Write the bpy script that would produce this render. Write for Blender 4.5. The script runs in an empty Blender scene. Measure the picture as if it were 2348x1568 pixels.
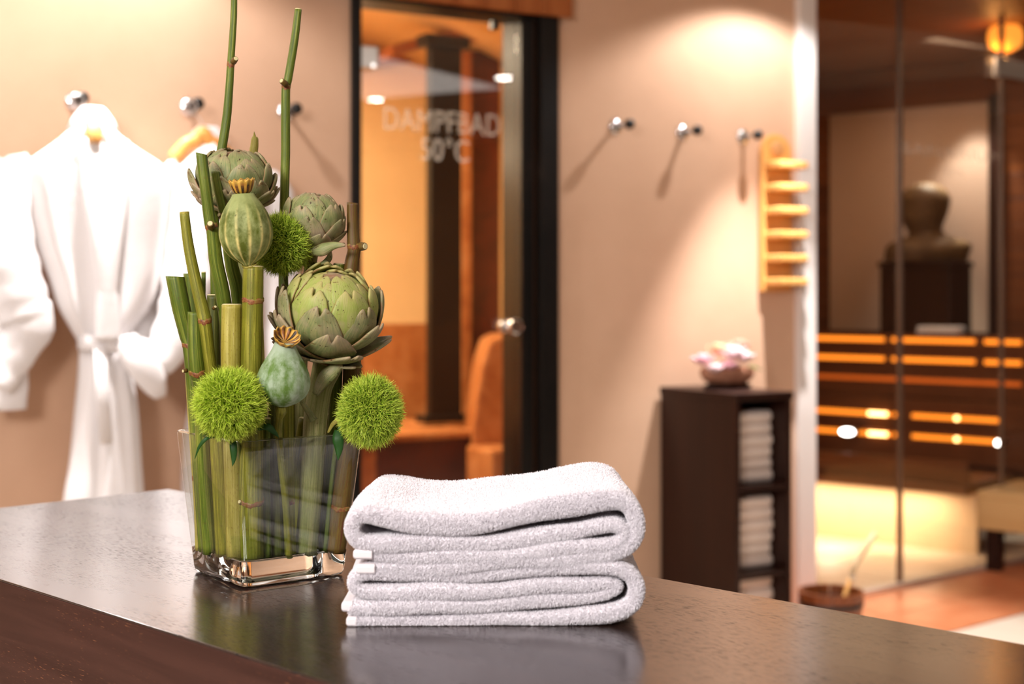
import bpy, math, random
import numpy as np
from mathutils import Vector, Matrix
random.seed(7); rng = np.random.default_rng(7)
S = bpy.context.scene
COL = S.collection
PI = math.pi

# ------------------------------------------------------------------ camera
F = 3261.0; CZ = 1.30; HY = 670.0; CX = 1174.0
cam_d = bpy.data.cameras.new('camera'); cam = bpy.data.objects.new('camera', cam_d); COL.objects.link(cam)
cam.location = (0, 0, CZ); cam.rotation_euler = (PI/2, 0, 0)
cam_d.sensor_width = 36; cam_d.lens = 50; cam_d.shift_y = -114/2348
cam_d.clip_start = 0.05; cam_d.clip_end = 60
cam_d.dof.use_dof = True; cam_d.dof.focus_distance = 1.55; cam_d.dof.aperture_fstop = 4.2
S.camera = cam
S.view_settings.view_transform = 'Standard'; S.view_settings.look = 'None'
S.view_settings.gamma = 1; S.view_settings.use_curve_mapping = False
S.view_settings.exposure = 0.45
S.cycles.use_denoising = True
S.cycles.max_bounces = 12; S.cycles.transparent_max_bounces = 24
S.cycles.sample_clamp_indirect = 6; S.cycles.caustics_reflective = False
# ------------------------------------------------------------------ world
w = bpy.data.worlds.new('world'); S.world = w; w.use_nodes = True
w.node_tree.nodes['Background'].inputs[0].default_value = (1.0, 0.85, 0.72, 1)
w.node_tree.nodes['Background'].inputs[1].default_value = 0.25

# ------------------------------------------------------------------ frames
CEIL = 2.65
TH = math.radians(30.5); WD = (math.cos(TH), math.sin(TH)); WO = (0.0, 5.10)      # hook wall
TG = math.radians(39.0); GO = (1.249, 5.874)                                     # sauna glass front
TB = math.radians(-36.5)
def P(x, y, Y): return Vector(((x-CX)/F*Y, Y, CZ-(y-HY)/F*Y))
def ray(x, O, th, b=0.0):
    """where the sight line of picture column x meets the vertical plane through O at angle th, b behind it: (s, Y)"""
    u = (x-CX)/F; d = (math.cos(th), math.sin(th)); n = (-d[1], d[0])
    ox, oy = O[0]+b*n[0], O[1]+b*n[1]
    s = (u*oy-ox)/(d[0]-u*d[1])
    return s, oy+s*d[1]
def ws(x, b=0.0): return ray(x, WO, TH, b)[0]
def wz(x, y, b=0.0): return CZ-(y-HY)/F*ray(x, WO, TH, b)[1]
def gs(x, b=0.0): return ray(x, GO, TG, b)[0]
def gz(x, y, b=0.0): return CZ-(y-HY)/F*ray(x, GO, TG, b)[1]
def wpt(s, b, z):
    return Vector((WO[0]+s*math.cos(TH)-b*math.sin(TH), WO[1]+s*math.sin(TH)+b*math.cos(TH), z))

# ------------------------------------------------------------------ lamps of the room and added fills
def lamp(kind, name, loc, power, color, rot=(0,0,0), size=None, spot=None, blend=0.5, sy=None):
    l = bpy.data.lights.new(name, kind); o = bpy.data.objects.new(name, l); COL.objects.link(o)
    l.energy = power; l.color = color; o.location = loc; o.rotation_euler = rot
    if kind == 'AREA':
        l.size = size
        if sy: l.shape = 'RECTANGLE'; l.size_y = sy
    elif kind == 'SPOT':
        l.spot_size = math.radians(spot); l.spot_blend = blend; l.shadow_soft_size = size
    else: l.shadow_soft_size = size
    return o
WARM = (1.0, 0.92, 0.85); NEUT = (1.0, 0.95, 0.93)
lamp('AREA', 'ceiling_fill_light', (-0.9, 0.1, 2.60), 20, NEUT, size=1.6, sy=1.2)  # soft ambient fill added near the ceiling, no known fixture
lamp('AREA', 'front_fill_light', (-1.5, -1.3, 2.35), 78, NEUT, (math.radians(58), 0, math.radians(-24)), size=.9, sy=.7)  # unseen fill added behind the camera to brighten towels and flowers
lamp('AREA', 'ceiling_fill_light', (2.6, 2.4, 2.60), 17, WARM, size=1.6, sy=1.6)  # another added ambient fill
lamp('AREA', 'ceiling_fill_light', (-2.3, 2.6, 2.60), 14, NEUT, size=1.2, sy=1.8)  # added ambient fill over the left side
def wall_spot(s, d, pn, pw, ang=52):
    p = wpt(s, -d, CEIL-0.05)
    lamp('SPOT', 'wall_spot', p, pn, NEUT, size=0.018, spot=ang, blend=0.55)
    lamp('SPOT', 'wall_spot', p, pw, NEUT, size=0.018, spot=135, blend=0.35)
wall_spot(-1.44, 0.42, 170, 27)
wall_spot(1.06, 0.40, 270, 30)
wall_spot(-2.35, 0.42, 170, 18)

# ------------------------------------------------------------------ helpers
def link(o, parent=None):
    COL.objects.link(o)
    if parent is not None: o.parent = parent
    return o
def tag(o, label=None, cat=None, group=None, kind=None):
    if label: o['label'] = label
    if cat: o['category'] = cat
    if group: o['group'] = group
    if kind: o['kind'] = kind
    return o
def thing(name, label, cat, loc=(0,0,0), rotz=0.0, group=None):
    o = bpy.data.objects.new(name, None); COL.objects.link(o)
    o.empty_display_size = 0.05; o.location = loc; o.rotation_euler = (0,0,rotz)
    return tag(o, label, cat, group)
class MB:
    def __init__(s): s.v=[]; s.f=[]; s.uv=[]
    def add(s, vs, fs, uvs=None):
        n=len(s.v); s.v += [tuple(p) for p in vs]; s.f += [tuple(i+n for i in f) for f in fs]
        s.uv += list(uvs) if uvs is not None else [(0.0,0.0)]*len(vs)
        return s
    def box(s, x0,x1,y0,y1,z0,z1):
        v=[(x0,y0,z0),(x1,y0,z0),(x1,y1,z0),(x0,y1,z0),(x0,y0,z1),(x1,y0,z1),(x1,y1,z1),(x0,y1,z1)]
        return s.add(v,[(3,2,1,0),(4,5,6,7),(0,1,5,4),(1,2,6,5),(2,3,7,6),(3,0,4,7)])
    def cyl(s, c, r, h, n=20, r2=None, axis=2):
        r2 = r if r2 is None else r2; vs=[]
        for k,(rr,hh) in enumerate(((r,0),(r2,h))):
            for i in range(n):
                a=2*PI*i/n; q=[rr*math.cos(a), rr*math.sin(a), hh]
                if axis==1: q=[q[0],q[2],-q[1]]
                if axis==0: q=[q[2],q[0],q[1]]
                vs.append((c[0]+q[0],c[1]+q[1],c[2]+q[2]))
        fs=[(i,(i+1)%n,n+(i+1)%n,n+i) for i in range(n)]+[tuple(range(n-1,-1,-1)),tuple(range(n,2*n))]
        return s.add(vs,fs)
    def lathe(s, prof, n=24, c=(0,0,0), rib=0, ribamp=0, sx=1, sy=1):
        vs=[];uv=[]
        for k,(r,z) in enumerate(prof):
            for i in range(n):
                a=2*PI*i/n; rr=r*(1+ribamp*(abs(math.cos(rib*a/2))-0.6)) if rib else r
                vs.append((c[0]+rr*sx*math.cos(a),c[1]+rr*sy*math.sin(a),c[2]+z)); uv.append((i/n,k/(len(prof)-1)))
        fs=[(k*n+i,k*n+(i+1)%n,(k+1)*n+(i+1)%n,(k+1)*n+i) for k in range(len(prof)-1) for i in range(n)]
        fs.append(tuple(range(n-1,-1,-1))); m=(len(prof)-1)*n; fs.append(tuple(range(m,m+n)))
        return s.add(vs,fs,uv)
    def tube(s, pts, rads, n=14, cap=True, ridge=0.0, flat=1.0, tilt_end=0.0):
        pts=[Vector(p) for p in pts]; m=len(pts); T=[]
        for i in range(m):
            a=pts[max(i-1,0)]; b=pts[min(i+1,m-1)]; T.append((b-a).normalized())
        up=Vector((0,1,0)) if abs(T[0].y)<0.8 else Vector((1,0,0))
        N=(up-T[0]*up.dot(T[0])).normalized(); vs=[];uv=[]; L=0
        for i in range(m):
            N=(N-T[i]*N.dot(T[i])).normalized(); B=T[i].cross(N)
            if i: L+=(pts[i]-pts[i-1]).length
            for j in range(n):
                a=2*PI*j/n; r=rads[i]*(1+ridge*math.cos(7*a+.6)*.6+ridge*math.cos(11*a))
                q=pts[i]+N*(r*math.cos(a)*flat)+B*(r*math.sin(a))
                if i==m-1 and tilt_end: q += T[i]*(r*math.sin(a)*tilt_end)
                vs.append(tuple(q)); uv.append((j/n,L))
        fs=[(k*n+i,k*n+(i+1)%n,(k+1)*n+(i+1)%n,(k+1)*n+i) for k in range(m-1) for i in range(n)]
        if cap: fs+= [tuple(range(n-1,-1,-1)), tuple(range((m-1)*n,m*n))]
        return s.add(vs,fs,uv)
    def build(s, name, m, parent=None, smooth=False, world=False, bevel=0, sub=0, solid=0, **kw):
        me=bpy.data.meshes.new(name)
        v=s.v
        if world and parent is not None:
            o0=parent.location; v=[(a-o0[0],b-o0[1],c-o0[2]) for a,b,c in v]
        me.from_pydata(v,[],s.f)
        uvl=me.uv_layers.new(name='uv')
        idx=np.empty(len(me.loops),dtype=np.int32); me.loops.foreach_get('vertex_index',idx)
        uvl.data.foreach_set('uv', np.array(s.uv,dtype=np.float32)[idx].ravel())
        if smooth:
            me.polygons.foreach_set('use_smooth',[len(p.vertices)<=4 for p in me.polygons])
        me.materials.append(m); o=bpy.data.objects.new(name,me); link(o,parent)
        if solid: md=o.modifiers.new('s','SOLIDIFY'); md.thickness=solid; md.offset=0
        if bevel: md=o.modifiers.new('b','BEVEL'); md.width=bevel; md.segments=2; md.limit_method='ANGLE'
        if sub: md=o.modifiers.new('u','SUBSURF'); md.levels=sub; md.render_levels=sub
        return tag(o,**kw)
def spline(pts, k=6):
    """Catmull-Rom through rows of numbers"""
    p=[np.array(q,float) for q in pts]; out=[]
    for i in range(len(p)-1):
        a=p[max(i-1,0)];b=p[i];c=p[i+1];d=p[min(i+2,len(p)-1)]
        for j in range(k):
            t=j/k; out.append(.5*((2*b)+(-a+c)*t+(2*a-5*b+4*c-d)*t*t+(-a+3*b-3*c+d)*t**3))
    out.append(p[-1]); return out
def tris_object(name, V, m, parent, uv=None, per=3, **kw):
    """V: (n,per,3) array of loose polygons"""
    n=len(V); me=bpy.data.meshes.new(name)
    me.vertices.add(n*per); me.vertices.foreach_set('co',V.astype(np.float32).ravel())
    me.loops.add(n*per); me.loops.foreach_set('vertex_index',np.arange(n*per,dtype=np.int32))
    me.polygons.add(n); me.polygons.foreach_set('loop_start',np.arange(0,n*per,per,dtype=np.int32))
    me.polygons.foreach_set('loop_total',np.full(n,per,dtype=np.int32))
    if uv is not None:
        l=me.uv_layers.new(name='uv'); l.data.foreach_set('uv',uv.astype(np.float32).ravel())
    me.update(calc_edges=True); me.materials.append(m)
    o=bpy.data.objects.new(name,me); link(o,parent); return tag(o,**kw)

# ------------------------------------------------------------------ materials
def lin(r,g,b):
    f=lambda c: (c/255/12.92) if c/255<=0.04045 else ((c/255+0.055)/1.055)**2.4
    return (f(r),f(g),f(b),1)
class M:
    def __init__(s,name,color=(.8,.8,.8,1),rough=.5,metal=0,spec=.5,**kw):
        s.m=bpy.data.materials.new(name); s.m.use_nodes=True; s.t=s.m.node_tree
        s.b=s.t.nodes['Principled BSDF']; i=s.b.inputs
        i['Base Color'].default_value=color; i['Roughness'].default_value=rough; i['Metallic'].default_value=metal
        i['Specular IOR Level'].default_value=spec
        for k,v in kw.items(): i[k.replace('_',' ')].default_value=v
    def n(s,t,**kw):
        x=s.t.nodes.new(t)
        for k,v in kw.items(): setattr(x,k,v)
        return x
    def l(s,a,b): s.t.links.new(a,b)
    def coord(s,kind='Object',scale=(1,1,1),rot=(0,0,0)):
        c=s.n('ShaderNodeTexCoord'); mp=s.n('ShaderNodeMapping'); mp.inputs['Scale'].default_value=scale; mp.inputs['Rotation'].default_value=rot
        s.l(c.outputs[kind],mp.inputs['Vector']); return mp.outputs['Vector']
    def noise(s,vec,scale=5,detail=4,rough=.6,dist=0):
        x=s.n('ShaderNodeTexNoise'); x.inputs['Scale'].default_value=scale; x.inputs['Detail'].default_value=detail
        x.inputs['Roughness'].default_value=rough; x.inputs['Distortion'].default_value=dist
        s.l(vec,x.inputs['Vector']); return x.outputs['Fac']
    def ramp(s,fac,stops):
        r=s.n('ShaderNodeValToRGB'); e=r.color_ramp.elements
        while len(e)<len(stops): e.new(.5)
        for k,(p,c) in enumerate(stops): e[k].position=p; e[k].color=c
        s.l(fac,r.inputs['Fac']); return r.outputs['Color']
    def mix(s,fac,a,b,mode='MIX'):
        x=s.n('ShaderNodeMix',data_type='RGBA',blend_type=mode)
        for q,v in ((x.inputs[0],fac),(x.inputs[6],a),(x.inputs[7],b)):
            if isinstance(v,bpy.types.NodeSocket): s.l(v,q)
            else: q.default_value=v
        return x.outputs[2]
    def math(s,op,a,b=0.0,clamp=False):
        x=s.n('ShaderNodeMath',operation=op); x.use_clamp=clamp
        for q,v in ((x.inputs[0],a),(x.inputs[1],b)):
            if isinstance(v,bpy.types.NodeSocket): s.l(v,q)
            else: q.default_value=v
        return x.outputs[0]
    def col(s,c): s.l(c,s.b.inputs['Base Color']); return s
    def bump(s,h,strength=.3,dist=.002):
        x=s.n('ShaderNodeBump'); x.inputs['Strength'].default_value=strength; x.inputs['Distance'].default_value=dist
        s.l(h,x.inputs['Height']); s.l(x.outputs[0],s.b.inputs['Normal']); return s
def BW(v): return (v,v,v,1)

def plaster(name,c,amt=.10,sc=3):
    m=M(name,c,.85,spec=.2); v=m.coord(); n1=m.noise(v,sc,5); n2=m.noise(v,60,3)
    m.col(m.mix(m.ramp(n1,[(.3,BW(0)),(.7,BW(1))]),(c[0]*(1-amt),c[1]*(1-amt*1.2),c[2]*(1-amt*1.4),1),c))
    m.bump(m.math('ADD',n1,m.math('MULTIPLY',n2,.3)),.25,.004); return m.m
def wood(name,c1,c2,axis='x',rough=.45,sc=1.0,spec=.4,bump=.15):
    m=M(name,c1,rough,spec=spec); s={'x':(1.2*sc,22*sc,22*sc),'y':(22*sc,1.2*sc,22*sc),'z':(22*sc,22*sc,1.2*sc)}[axis]
    v=m.coord(scale=s); n=m.noise(v,1.6,6,.6,.6); m.col(m.ramp(n,[(.3,c1),(.7,c2)])); m.bump(n,bump,.002); return m.m
M_wall=plaster('peach_plaster',lin(222,184,155))
M_wall2=plaster('brown_plaster_plain',lin(142,112,92))
M_ceil=M('white_ceiling',lin(240,236,230),.8).m
M_white=M('white_paint',lin(240,234,230),.45).m
M_terra=M('terracotta_floor',lin(206,128,88),.35,spec=.4)
_v=M_terra.coord(); M_terra.col(M_terra.ramp(M_terra.noise(_v,4,4),[(.3,lin(196,112,72)),(.7,lin(214,140,98))])); M_terra=M_terra.m
M_cream=M('cream_tile',lin(222,208,190),.35).m
M_tile2=M('pale_stone',lin(214,196,176),.4).m
M_grout=M('grout',lin(170,156,140),.9).m
M_black=M('black_stone',lin(26,20,17),.42,spec=.3); _v=M_black.coord(); M_black.col(M_black.ramp(M_black.noise(_v,5,5,.7),[(.35,lin(9,7,6)),(.62,lin(20,15,12)),(.8,lin(46,36,30))])); M_black=M_black.m
M_chrome=M('chrome',(.85,.86,.88,1),.12,metal=1).m
M_steel=M('brushed_steel',(.7,.69,.67,1),.3,metal=1).m
M_blackp=M('black_rubber',(.008,.008,.008,1),.35).m
M_honey=wood('honey_wood',lin(226,160,84),lin(238,184,112),'z',.5)
M_honeyx=wood('honey_wood_hanger',lin(206,138,66),lin(222,160,88),'x',.4)
M_lintel=wood('lintel_wood',lin(150,78,30),lin(186,112,58),'z',.5,.6)
M_sauna=wood('dark_sauna_wood',lin(98,52,26),lin(128,74,40),'x',.45,.5)
M_sauna2=wood('sauna_ceiling_wood',lin(126,70,30),lin(150,88,42),'x',.5,.5)
M_bench=wood('bench_wood',lin(214,172,112),lin(226,190,132),'x',.5,.5)
M_espresso=wood('espresso_wood',lin(34,14,8),lin(48,22,13),'z',.4,.6,spec=.3)
def emis(name,c,st):
    m=M(name,c,.5); m.b.inputs['Emission Color'].default_value=c; m.b.inputs['Emission Strength'].default_value=st; return m.m
M_led=emis('led_orange',(1,.27,.02,1),1.5); M_led2=emis('led_orange_dim',(1,.2,.02,1),.3); M_ledw=emis('lamp_white',(1,.93,.85,1),30)
M_ledhot=emis('led_hotspot',(1,.62,.22,1),7)
def archglass(name,tint=(1,1,1,1),ior=1.5,boost=1.0):
    m=bpy.data.materials.new(name); m.use_nodes=True; t=m.node_tree; t.nodes.remove(t.nodes['Principled BSDF'])
    out=t.nodes['Material Output']; tr=t.nodes.new('ShaderNodeBsdfTransparent'); gl=t.nodes.new('ShaderNodeBsdfGlossy'); mx=t.nodes.new('ShaderNodeMixShader'); fr=t.nodes.new('ShaderNodeFresnel')
    tr.inputs[0].default_value=tint; gl.inputs['Roughness'].default_value=0.0; gl.inputs[0].default_value=(boost,boost,boost,1); gm_=t.nodes.new('ShaderNodeNewGeometry'); mr=t.nodes.new('ShaderNodeMapRange'); mr.inputs[3].default_value=ior; mr.inputs[4].default_value=1/ior
    t.links.new(gm_.outputs['Backfacing'],mr.inputs[0]); t.links.new(mr.outputs[0],fr.inputs['IOR'])
    t.links.new(fr.outputs[0],mx.inputs[0]); t.links.new(tr.outputs[0],mx.inputs[1]); t.links.new(gl.outputs[0],mx.inputs[2]); t.links.new(mx.outputs[0],out.inputs['Surface']); return m
M_pane=archglass('pane_glass',(.96,.95,.93,1))
M_vase=archglass('vase_wall_glass',(.955,.97,.955,1),1.5)
M_frost=M('frosted_lettering',(.9,.86,.8,1),.6).m; 
_m=M_frost.node_tree.nodes['Principled BSDF']; _m.inputs['Alpha'].default_value=.26
gm=M('solid_glass',(.93,.97,.95,1),.01); gm.b.inputs['Transmission Weight'].default_value=1; gm.b.inputs['IOR'].default_value=1.48; M_glass=gm.m
M_water=archglass('water',(.90,.95,.88,1),1.2)

# ------------------------------------------------------------------ room shell
def setting(o, **kw): o['kind']='structure'; return tag(o, **kw)
fl=MB().box(-4.5,6.5,-3,11,-.1,0).build('floor',M_grout); setting(fl)
ce=MB().box(-4.5,6.5,-3,11,CEIL,CEIL+.1).build('ceiling',M_ceil); setting(ce)
setting(MB().box(-4.5,6.5,-3.1,-3,0,CEIL).build('wall_back',M_wall2))
setting(MB().box(-4.6,-4.5,-3,11,0,CEIL).build('wall_left',M_wall2))
setting(MB().box(6.5,6.6,-3,11,0,CEIL).build('wall_right',M_wall2))
# hook wall, with the steam bath doorway cut out (own axes: x along wall, y behind it)
sL=ws(803); sR=ws(1276); zT=wz(1000,14); sE=ws(1822)
wf=MB(); wf.box(-4.8,sL,0,.14,0,CEIL); wf.box(sR,sE,0,.14,0,CEIL); wf.box(sL,sR,0,.14,zT,CEIL)
wall=wf.build('wall_front',M_wall); wall.location=(WO[0],WO[1],0); wall.rotation_euler=(0,0,TH); setting(wall)
def wroot(name,label,cat,s,z=0,b=0,group=None):
    return thing(name,label,cat,tuple(wpt(s,b,z)),TH,group)
# white corner post at the end of the wall
s1=ws(1869,-.02)
o=MB().box(0,s1-sE,-.03,.14,0,CEIL).build('trim_1',M_white,bevel=.004); o.location=wpt(sE,0,0); o.rotation_euler=(0,0,TH); setting(o,label='white painted post at the end of the hook wall')

# floor tiles near the sauna: terracotta strip along the glass and cream tiles in front
gd=Vector((math.cos(TG),math.sin(TG),0)); gn=Vector((math.sin(TG),-math.cos(TG),0)); G0=Vector((GO[0],GO[1],0))
def groot(name,label,cat,s,b=0,z=0,group=None):
    p=G0+gd*s-gn*b; return thing(name,label,cat,(p.x,p.y,z),TG,group)
def gobj(o,s=0,b=0,z=0):
    p=G0+gd*s-gn*b; o.location=(p.x,p.y,z); o.rotation_euler=(0,0,TG); return o
tl=MB().box(-.216,.216,-.216,.216,0,.009)
tile0=None
def tile(s,b,mt,wx=1,wy=1):
    global tile0
    me=bpy.data.objects.new('tile',tile_me[mt]); COL.objects.link(me); me.parent=fl
    p=G0+gd*s-gn*b; me.location=(p.x,p.y,.0); me.rotation_euler=(0,0,TG); me.scale=(wx,wy,1)
tile_me={}
for mt in (M_terra,M_cream,M_tile2):
    o=MB().box(-.216,.216,-.216,.216,0,.009).build('tile',mt,bevel=.002); o.data.name='tile'; tile_me[mt]=o.data; bpy.data.objects.remove(o)
for i in range(9):
    tile(-.6+.438*i,-.157,M_terra,1.0,.71); tile(-.6+.438*i,-.469,M_terra,1.0,.71)
for j in range(5):
    for i in range(10):
        tile(-1.4+.438*i+.1,-.63-.219-.438*j,M_cream)
for j in range(6):
    for i in range(8): tile(.0+.438*i,.24+.438*j,M_tile2)

# ------------------------------------------------------------------ steam bath doorway
dr=wroot('door_1','glass steam bath door in a black stone frame under a wooden lintel','door',0); dr['kind']='structure'; del dr['category']
a0=ws(803);a1=ws(816,.03);a2=ws(1186,.03);a3=ws(1231,-.01);a4=ws(1276,-.01)
MB().box(a0,a1,-.02,.14,0,zT).build('jamb',M_black,dr,bevel=.003)
MB().box(a2,a3-.006,-.0,.14,0,zT).build('jamb',M_black,dr,bevel=.004)
MB().box(a3+.006,a4,-.03,.14,0,zT+.03).build('jamb',M_black,dr,bevel=.004)
MB().box(a3-.006,a3+.006,.01,.1,0,zT).build('jamb_strip',wood('jamb_strip_wood',lin(70,44,26),lin(84,54,34),'z'),dr)
zt2=wz(1100,35,.03)
MB().box(a0,a4,-.02,.14,zt2,zt2+.075).build('door_head',M_black,dr,bevel=.003)
MB().box(a1,a2,.035,.043,.03,zt2).build('glass_pane',M_pane,dr)
h=MB().box(ws(815,.02),ws(864,.02),.005,.034,wz(840,158,.02),wz(840,106,.02)).build('hinge',M_steel,dr,bevel=.005)
MB().cyl((ws(856,0),.006,wz(856,150,.0)),.008,-.006,12,axis=1).build('screw',M_chrome,h)
kn=MB().cyl((ws(1183,-.02),.034,wz(1183,748)),.028,-.06,20,axis=1).build('door_knob',M_chrome,dr,smooth=True,bevel=.004)
MB().cyl((ws(1165,-.01),.034,wz(1165,748)),.02,-.03,16,axis=1).build('knob_collar',M_steel,kn,smooth=True)
MB().box(ws(1124,.02),ws(1140,.02),.0,.03,wz(1130,66),wz(1130,44)).build('door_stop',M_blackp,dr,bevel=.003)
# wooden lintel board above the door
s0=ws(880,-.03); s9=ws(1316,-.06)
ln=wroot('wooden_lintel','reddish wooden lintel boards above the steam bath door','lintel',0)
zb=wz(1150,22,-.05)
nb=9
for i in range(nb):
    q0=s0-.35+(s9-s0+.35)*i/nb; q1=s0-.35+(s9-s0+.35)*(i+1)/nb
    MB().box(q0+.002,q1-.002,-.055-.004*(i%2),-.031,zb,CEIL-.002).build('plank',M_lintel,ln,bevel=.002)
MB().box(s0-.35,s9,-.03,-.001,zb+.01,CEIL-.002).build('backing_board',M_espresso,ln)
# lettering on the glass
def text(body,size,x,z,y,parent,m,name):
    c=bpy.data.curves.new(name,'FONT'); c.body=body; c.size=size; c.align_x='CENTER'; c.align_y='CENTER'; c.extrude=.0004; c.space_character=1.05
    o=bpy.data.objects.new(name,c); COL.objects.link(o); c.materials.append(m)
    bpy.context.view_layer.update(); me=bpy.data.meshes.new_from_object(o.evaluated_get(bpy.context.evaluated_depsgraph_get()))
    bpy.data.objects.remove(o); o=bpy.data.objects.new(name,me); link(o,parent); o.location=(x,y,z); o.rotation_euler=(PI/2,0,0); return o
t1=text('DAMPFBAD',.112,ws(1017,.03),wz(1017,282,.03),.033,dr,M_frost,'lettering')
t2=text('50°C',.112,ws(1022,.03),wz(1022,347,.03),.033,dr,M_frost,'lettering')
bpy.context.view_layer.update()
for t,wpx in ((t1,(884,1150)),(t2,(968,1078))):
    wd=ws(wpx[1],.03)-ws(wpx[0],.03); t.scale.x=wd/t.dimensions.x

# ------------------------------------------------------------------ steam bath interior (seen through the glass)
M_yel=plaster('ochre_plaster',lin(238,208,156),.12,2)
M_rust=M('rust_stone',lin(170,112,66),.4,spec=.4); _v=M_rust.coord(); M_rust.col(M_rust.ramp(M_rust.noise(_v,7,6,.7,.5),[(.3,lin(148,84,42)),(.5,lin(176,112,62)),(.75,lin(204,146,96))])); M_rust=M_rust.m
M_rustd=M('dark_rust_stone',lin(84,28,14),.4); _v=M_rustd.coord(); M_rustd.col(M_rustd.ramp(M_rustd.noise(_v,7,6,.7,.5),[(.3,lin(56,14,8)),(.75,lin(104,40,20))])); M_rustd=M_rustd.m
st=wroot('steam_room','ochre walled steam bath cabin behind the glass door','cabin',0); st['kind']='structure'; del st['category']
BK=1.9
l0=-1.5; r0=1.08
MB().box(l0,r0,BK,BK+.05,wz(900,742,BK),2.5).build('upper_wall',M_yel,st)
MB().box(l0,r0,BK-.01,BK+.05,0,wz(900,742,BK)).build('wainscot',M_rust,st)
MB().box(l0-.05,l0,.14,BK,0,2.5).build('side_wall',M_yel,st)
MB().box(r0,r0+.05,.14,BK,0,2.5).build('side_wall',M_yel,st)
# vaulted ceiling
vs=[];n=14
for k in (0,1):
    for i in range(n+1):
        t=i/n; x=l0+(r0-l0)*t; vs.append((x,.14+k*(BK-.14),2.24+.34*math.sin(PI*t)))
MB().add(vs,[(i,i+1,n+2+i,n+1+i) for i in range(n)]).build('vaulted_ceiling',plaster('vault_plaster',lin(236,196,136),.08,2),st,smooth=True,solid=.04)
# brown arched beam across the room
def arc(nm,x0,x1,b,z0,z1,rise,m,th=.05,dp=.12):
    vs=[];n=14
    for y in (b,b+dp):
        for i in range(n+1):
            t=i/n; z=z0+(z1-z0)*t+rise*math.sin(PI*t); x=x0+(x1-x0)*t
            vs+= [(x,y,z),(x,y,z+th)]
    q=2*(n+1); fs=[]
    for i in range(n):
        a=2*i; fs+=[(a,a+2,a+3,a+1),(q+a+1,q+a+3,q+a+2,q+a),(a+1,a+3,q+a+3,q+a+1),(a,q+a,q+a+2,a+2)]
    fs+=[(0,1,q+1,q),(2*n,q+2*n,q+2*n+1,2*n+1)]
    return MB().add(vs,fs).build(nm,m,st)
M_brn=M('brown_stone',lin(150,84,34),.5).m
arc('beam',ws(900,1.2),ws(1215,1.2),1.2,wz(900,130,1.2),wz(1215,112,1.2),.05,M_brn)
arc('cornice',ws(780,1.85),ws(985,1.85),1.84,wz(780,168,1.85),wz(985,136,1.85),.0,M_brn,.06,.05)
# black column on bench
cb=.95
c0,c1=ws(988,cb),ws(1060,cb); cm=(c0+c1)/2; zc0=wz(1020,968,cb); zc1=wz(1020,108,cb)
MB().box(c0,c1,cb,cb+.05,zc0,zc1).build('column',M_black,st,bevel=.006)
MB().box(c0-.03,c1+.03,cb-.02,cb+.08,zc1,zc1+.05).build('column_capital',M_black,st,bevel=.005)
MB().box(c0-.035,c1+.035,cb-.02,cb+.08,zc0,zc0+.03).build('column_foot',M_black,st,bevel=.005)
MB().box(ws(1060,1.25),ws(1082,1.25),1.25,1.4,zc0,wz(1070,118,1.25)).build('pilaster',M_rust,st,bevel=.004)
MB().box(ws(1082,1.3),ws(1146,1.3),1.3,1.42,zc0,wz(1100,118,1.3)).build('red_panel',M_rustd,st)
# bench under the column
zb1=wz(1000,985,.8)
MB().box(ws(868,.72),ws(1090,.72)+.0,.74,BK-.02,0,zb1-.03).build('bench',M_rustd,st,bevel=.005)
MB().box(ws(830,.72)-.5,ws(1092,.72),.70,BK-.02,zb1-.03,zb1+.0).build('bench_top',M_rust,st,bevel=.008)
MB().box(l0,ws(868,.72),.74,BK-.02,0,zb1-.03).build('bench',M_rust,st,bevel=.005)
# moulded seat at the right
vs=[];n=8
pr=[(1085,980),(1094,900),(1106,830),(1122,780),(1150,768),(1195,768)]
z0=.0
pts=[(ws(x,.62),wz(x,y,.62)) for x,y in pr]; pts=[(pts[0][0],0)]+pts+[(r0,pts[-1][1]),(r0,0)]
k=len(pts); vs=[(x,.62,z) for x,z in pts]+[(x+.14,.95,z) for x,z in pts]
MB().add(vs,[tuple(range(k)),tuple(range(2*k-1,k-1,-1))]+[(i,k+i,k+(i+1)%k,(i+1)%k) for i in range(k)]).build('moulded_seat',M_rust,st,bevel=.02)
MB().box(ws(1135,.4),r0,.42,.64,0,wz(1150,1030,.42)).build('seat_front',M_rust,st,bevel=.015)
MB().box(l0,r0,.14,BK,.0,.02).build('cabin_floor',M_rust,st)
lamp('AREA','steam_bath_lamp',wpt(-.75,.8,2.38),56,(1,.84,.60),(0,0,0),size=.7)
lamp('POINT','steam_bath_lamp',wpt(-.35,.9,1.9),5,(1,.8,.55),size=.08)

# ------------------------------------------------------------------ hooks
def hook(px,py,label,group,first=[None]):
    if first[0] is None:
        r=wroot('wall_hook',label,'hook',ws(px),wz(px,py),0,group)
        MB().lathe([(.03,0),(.03,.003),(.026,.008),(.012,.012)],24).build('base_plate',M_chrome,r,smooth=True).rotation_euler=(PI/2,0,0)
        MB().lathe([(.0085,.006),(.0085,.075),(.0085,.078)],16).build('arm',M_chrome,r,smooth=True).rotation_euler=(PI/2,0,0)
        MB().lathe([(.009,.074),(.016,.078),(.019,.086),(.019,.098),(.016,.104),(.004,.106)],20).build('knob',M_blackp,r,smooth=True).rotation_euler=(PI/2,0,0)
        first[0]=r; return r
    s=first[0]; r=s.copy(); COL.objects.link(r); r.location=wpt(ws(px),0,wz(px,py)); tag(r,label,group=group)
    for c in s.children:
        d=c.copy(); COL.objects.link(d); d.parent=r
    return r
HG='chrome wall hooks with black knobs'
hooks=[]
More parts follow.
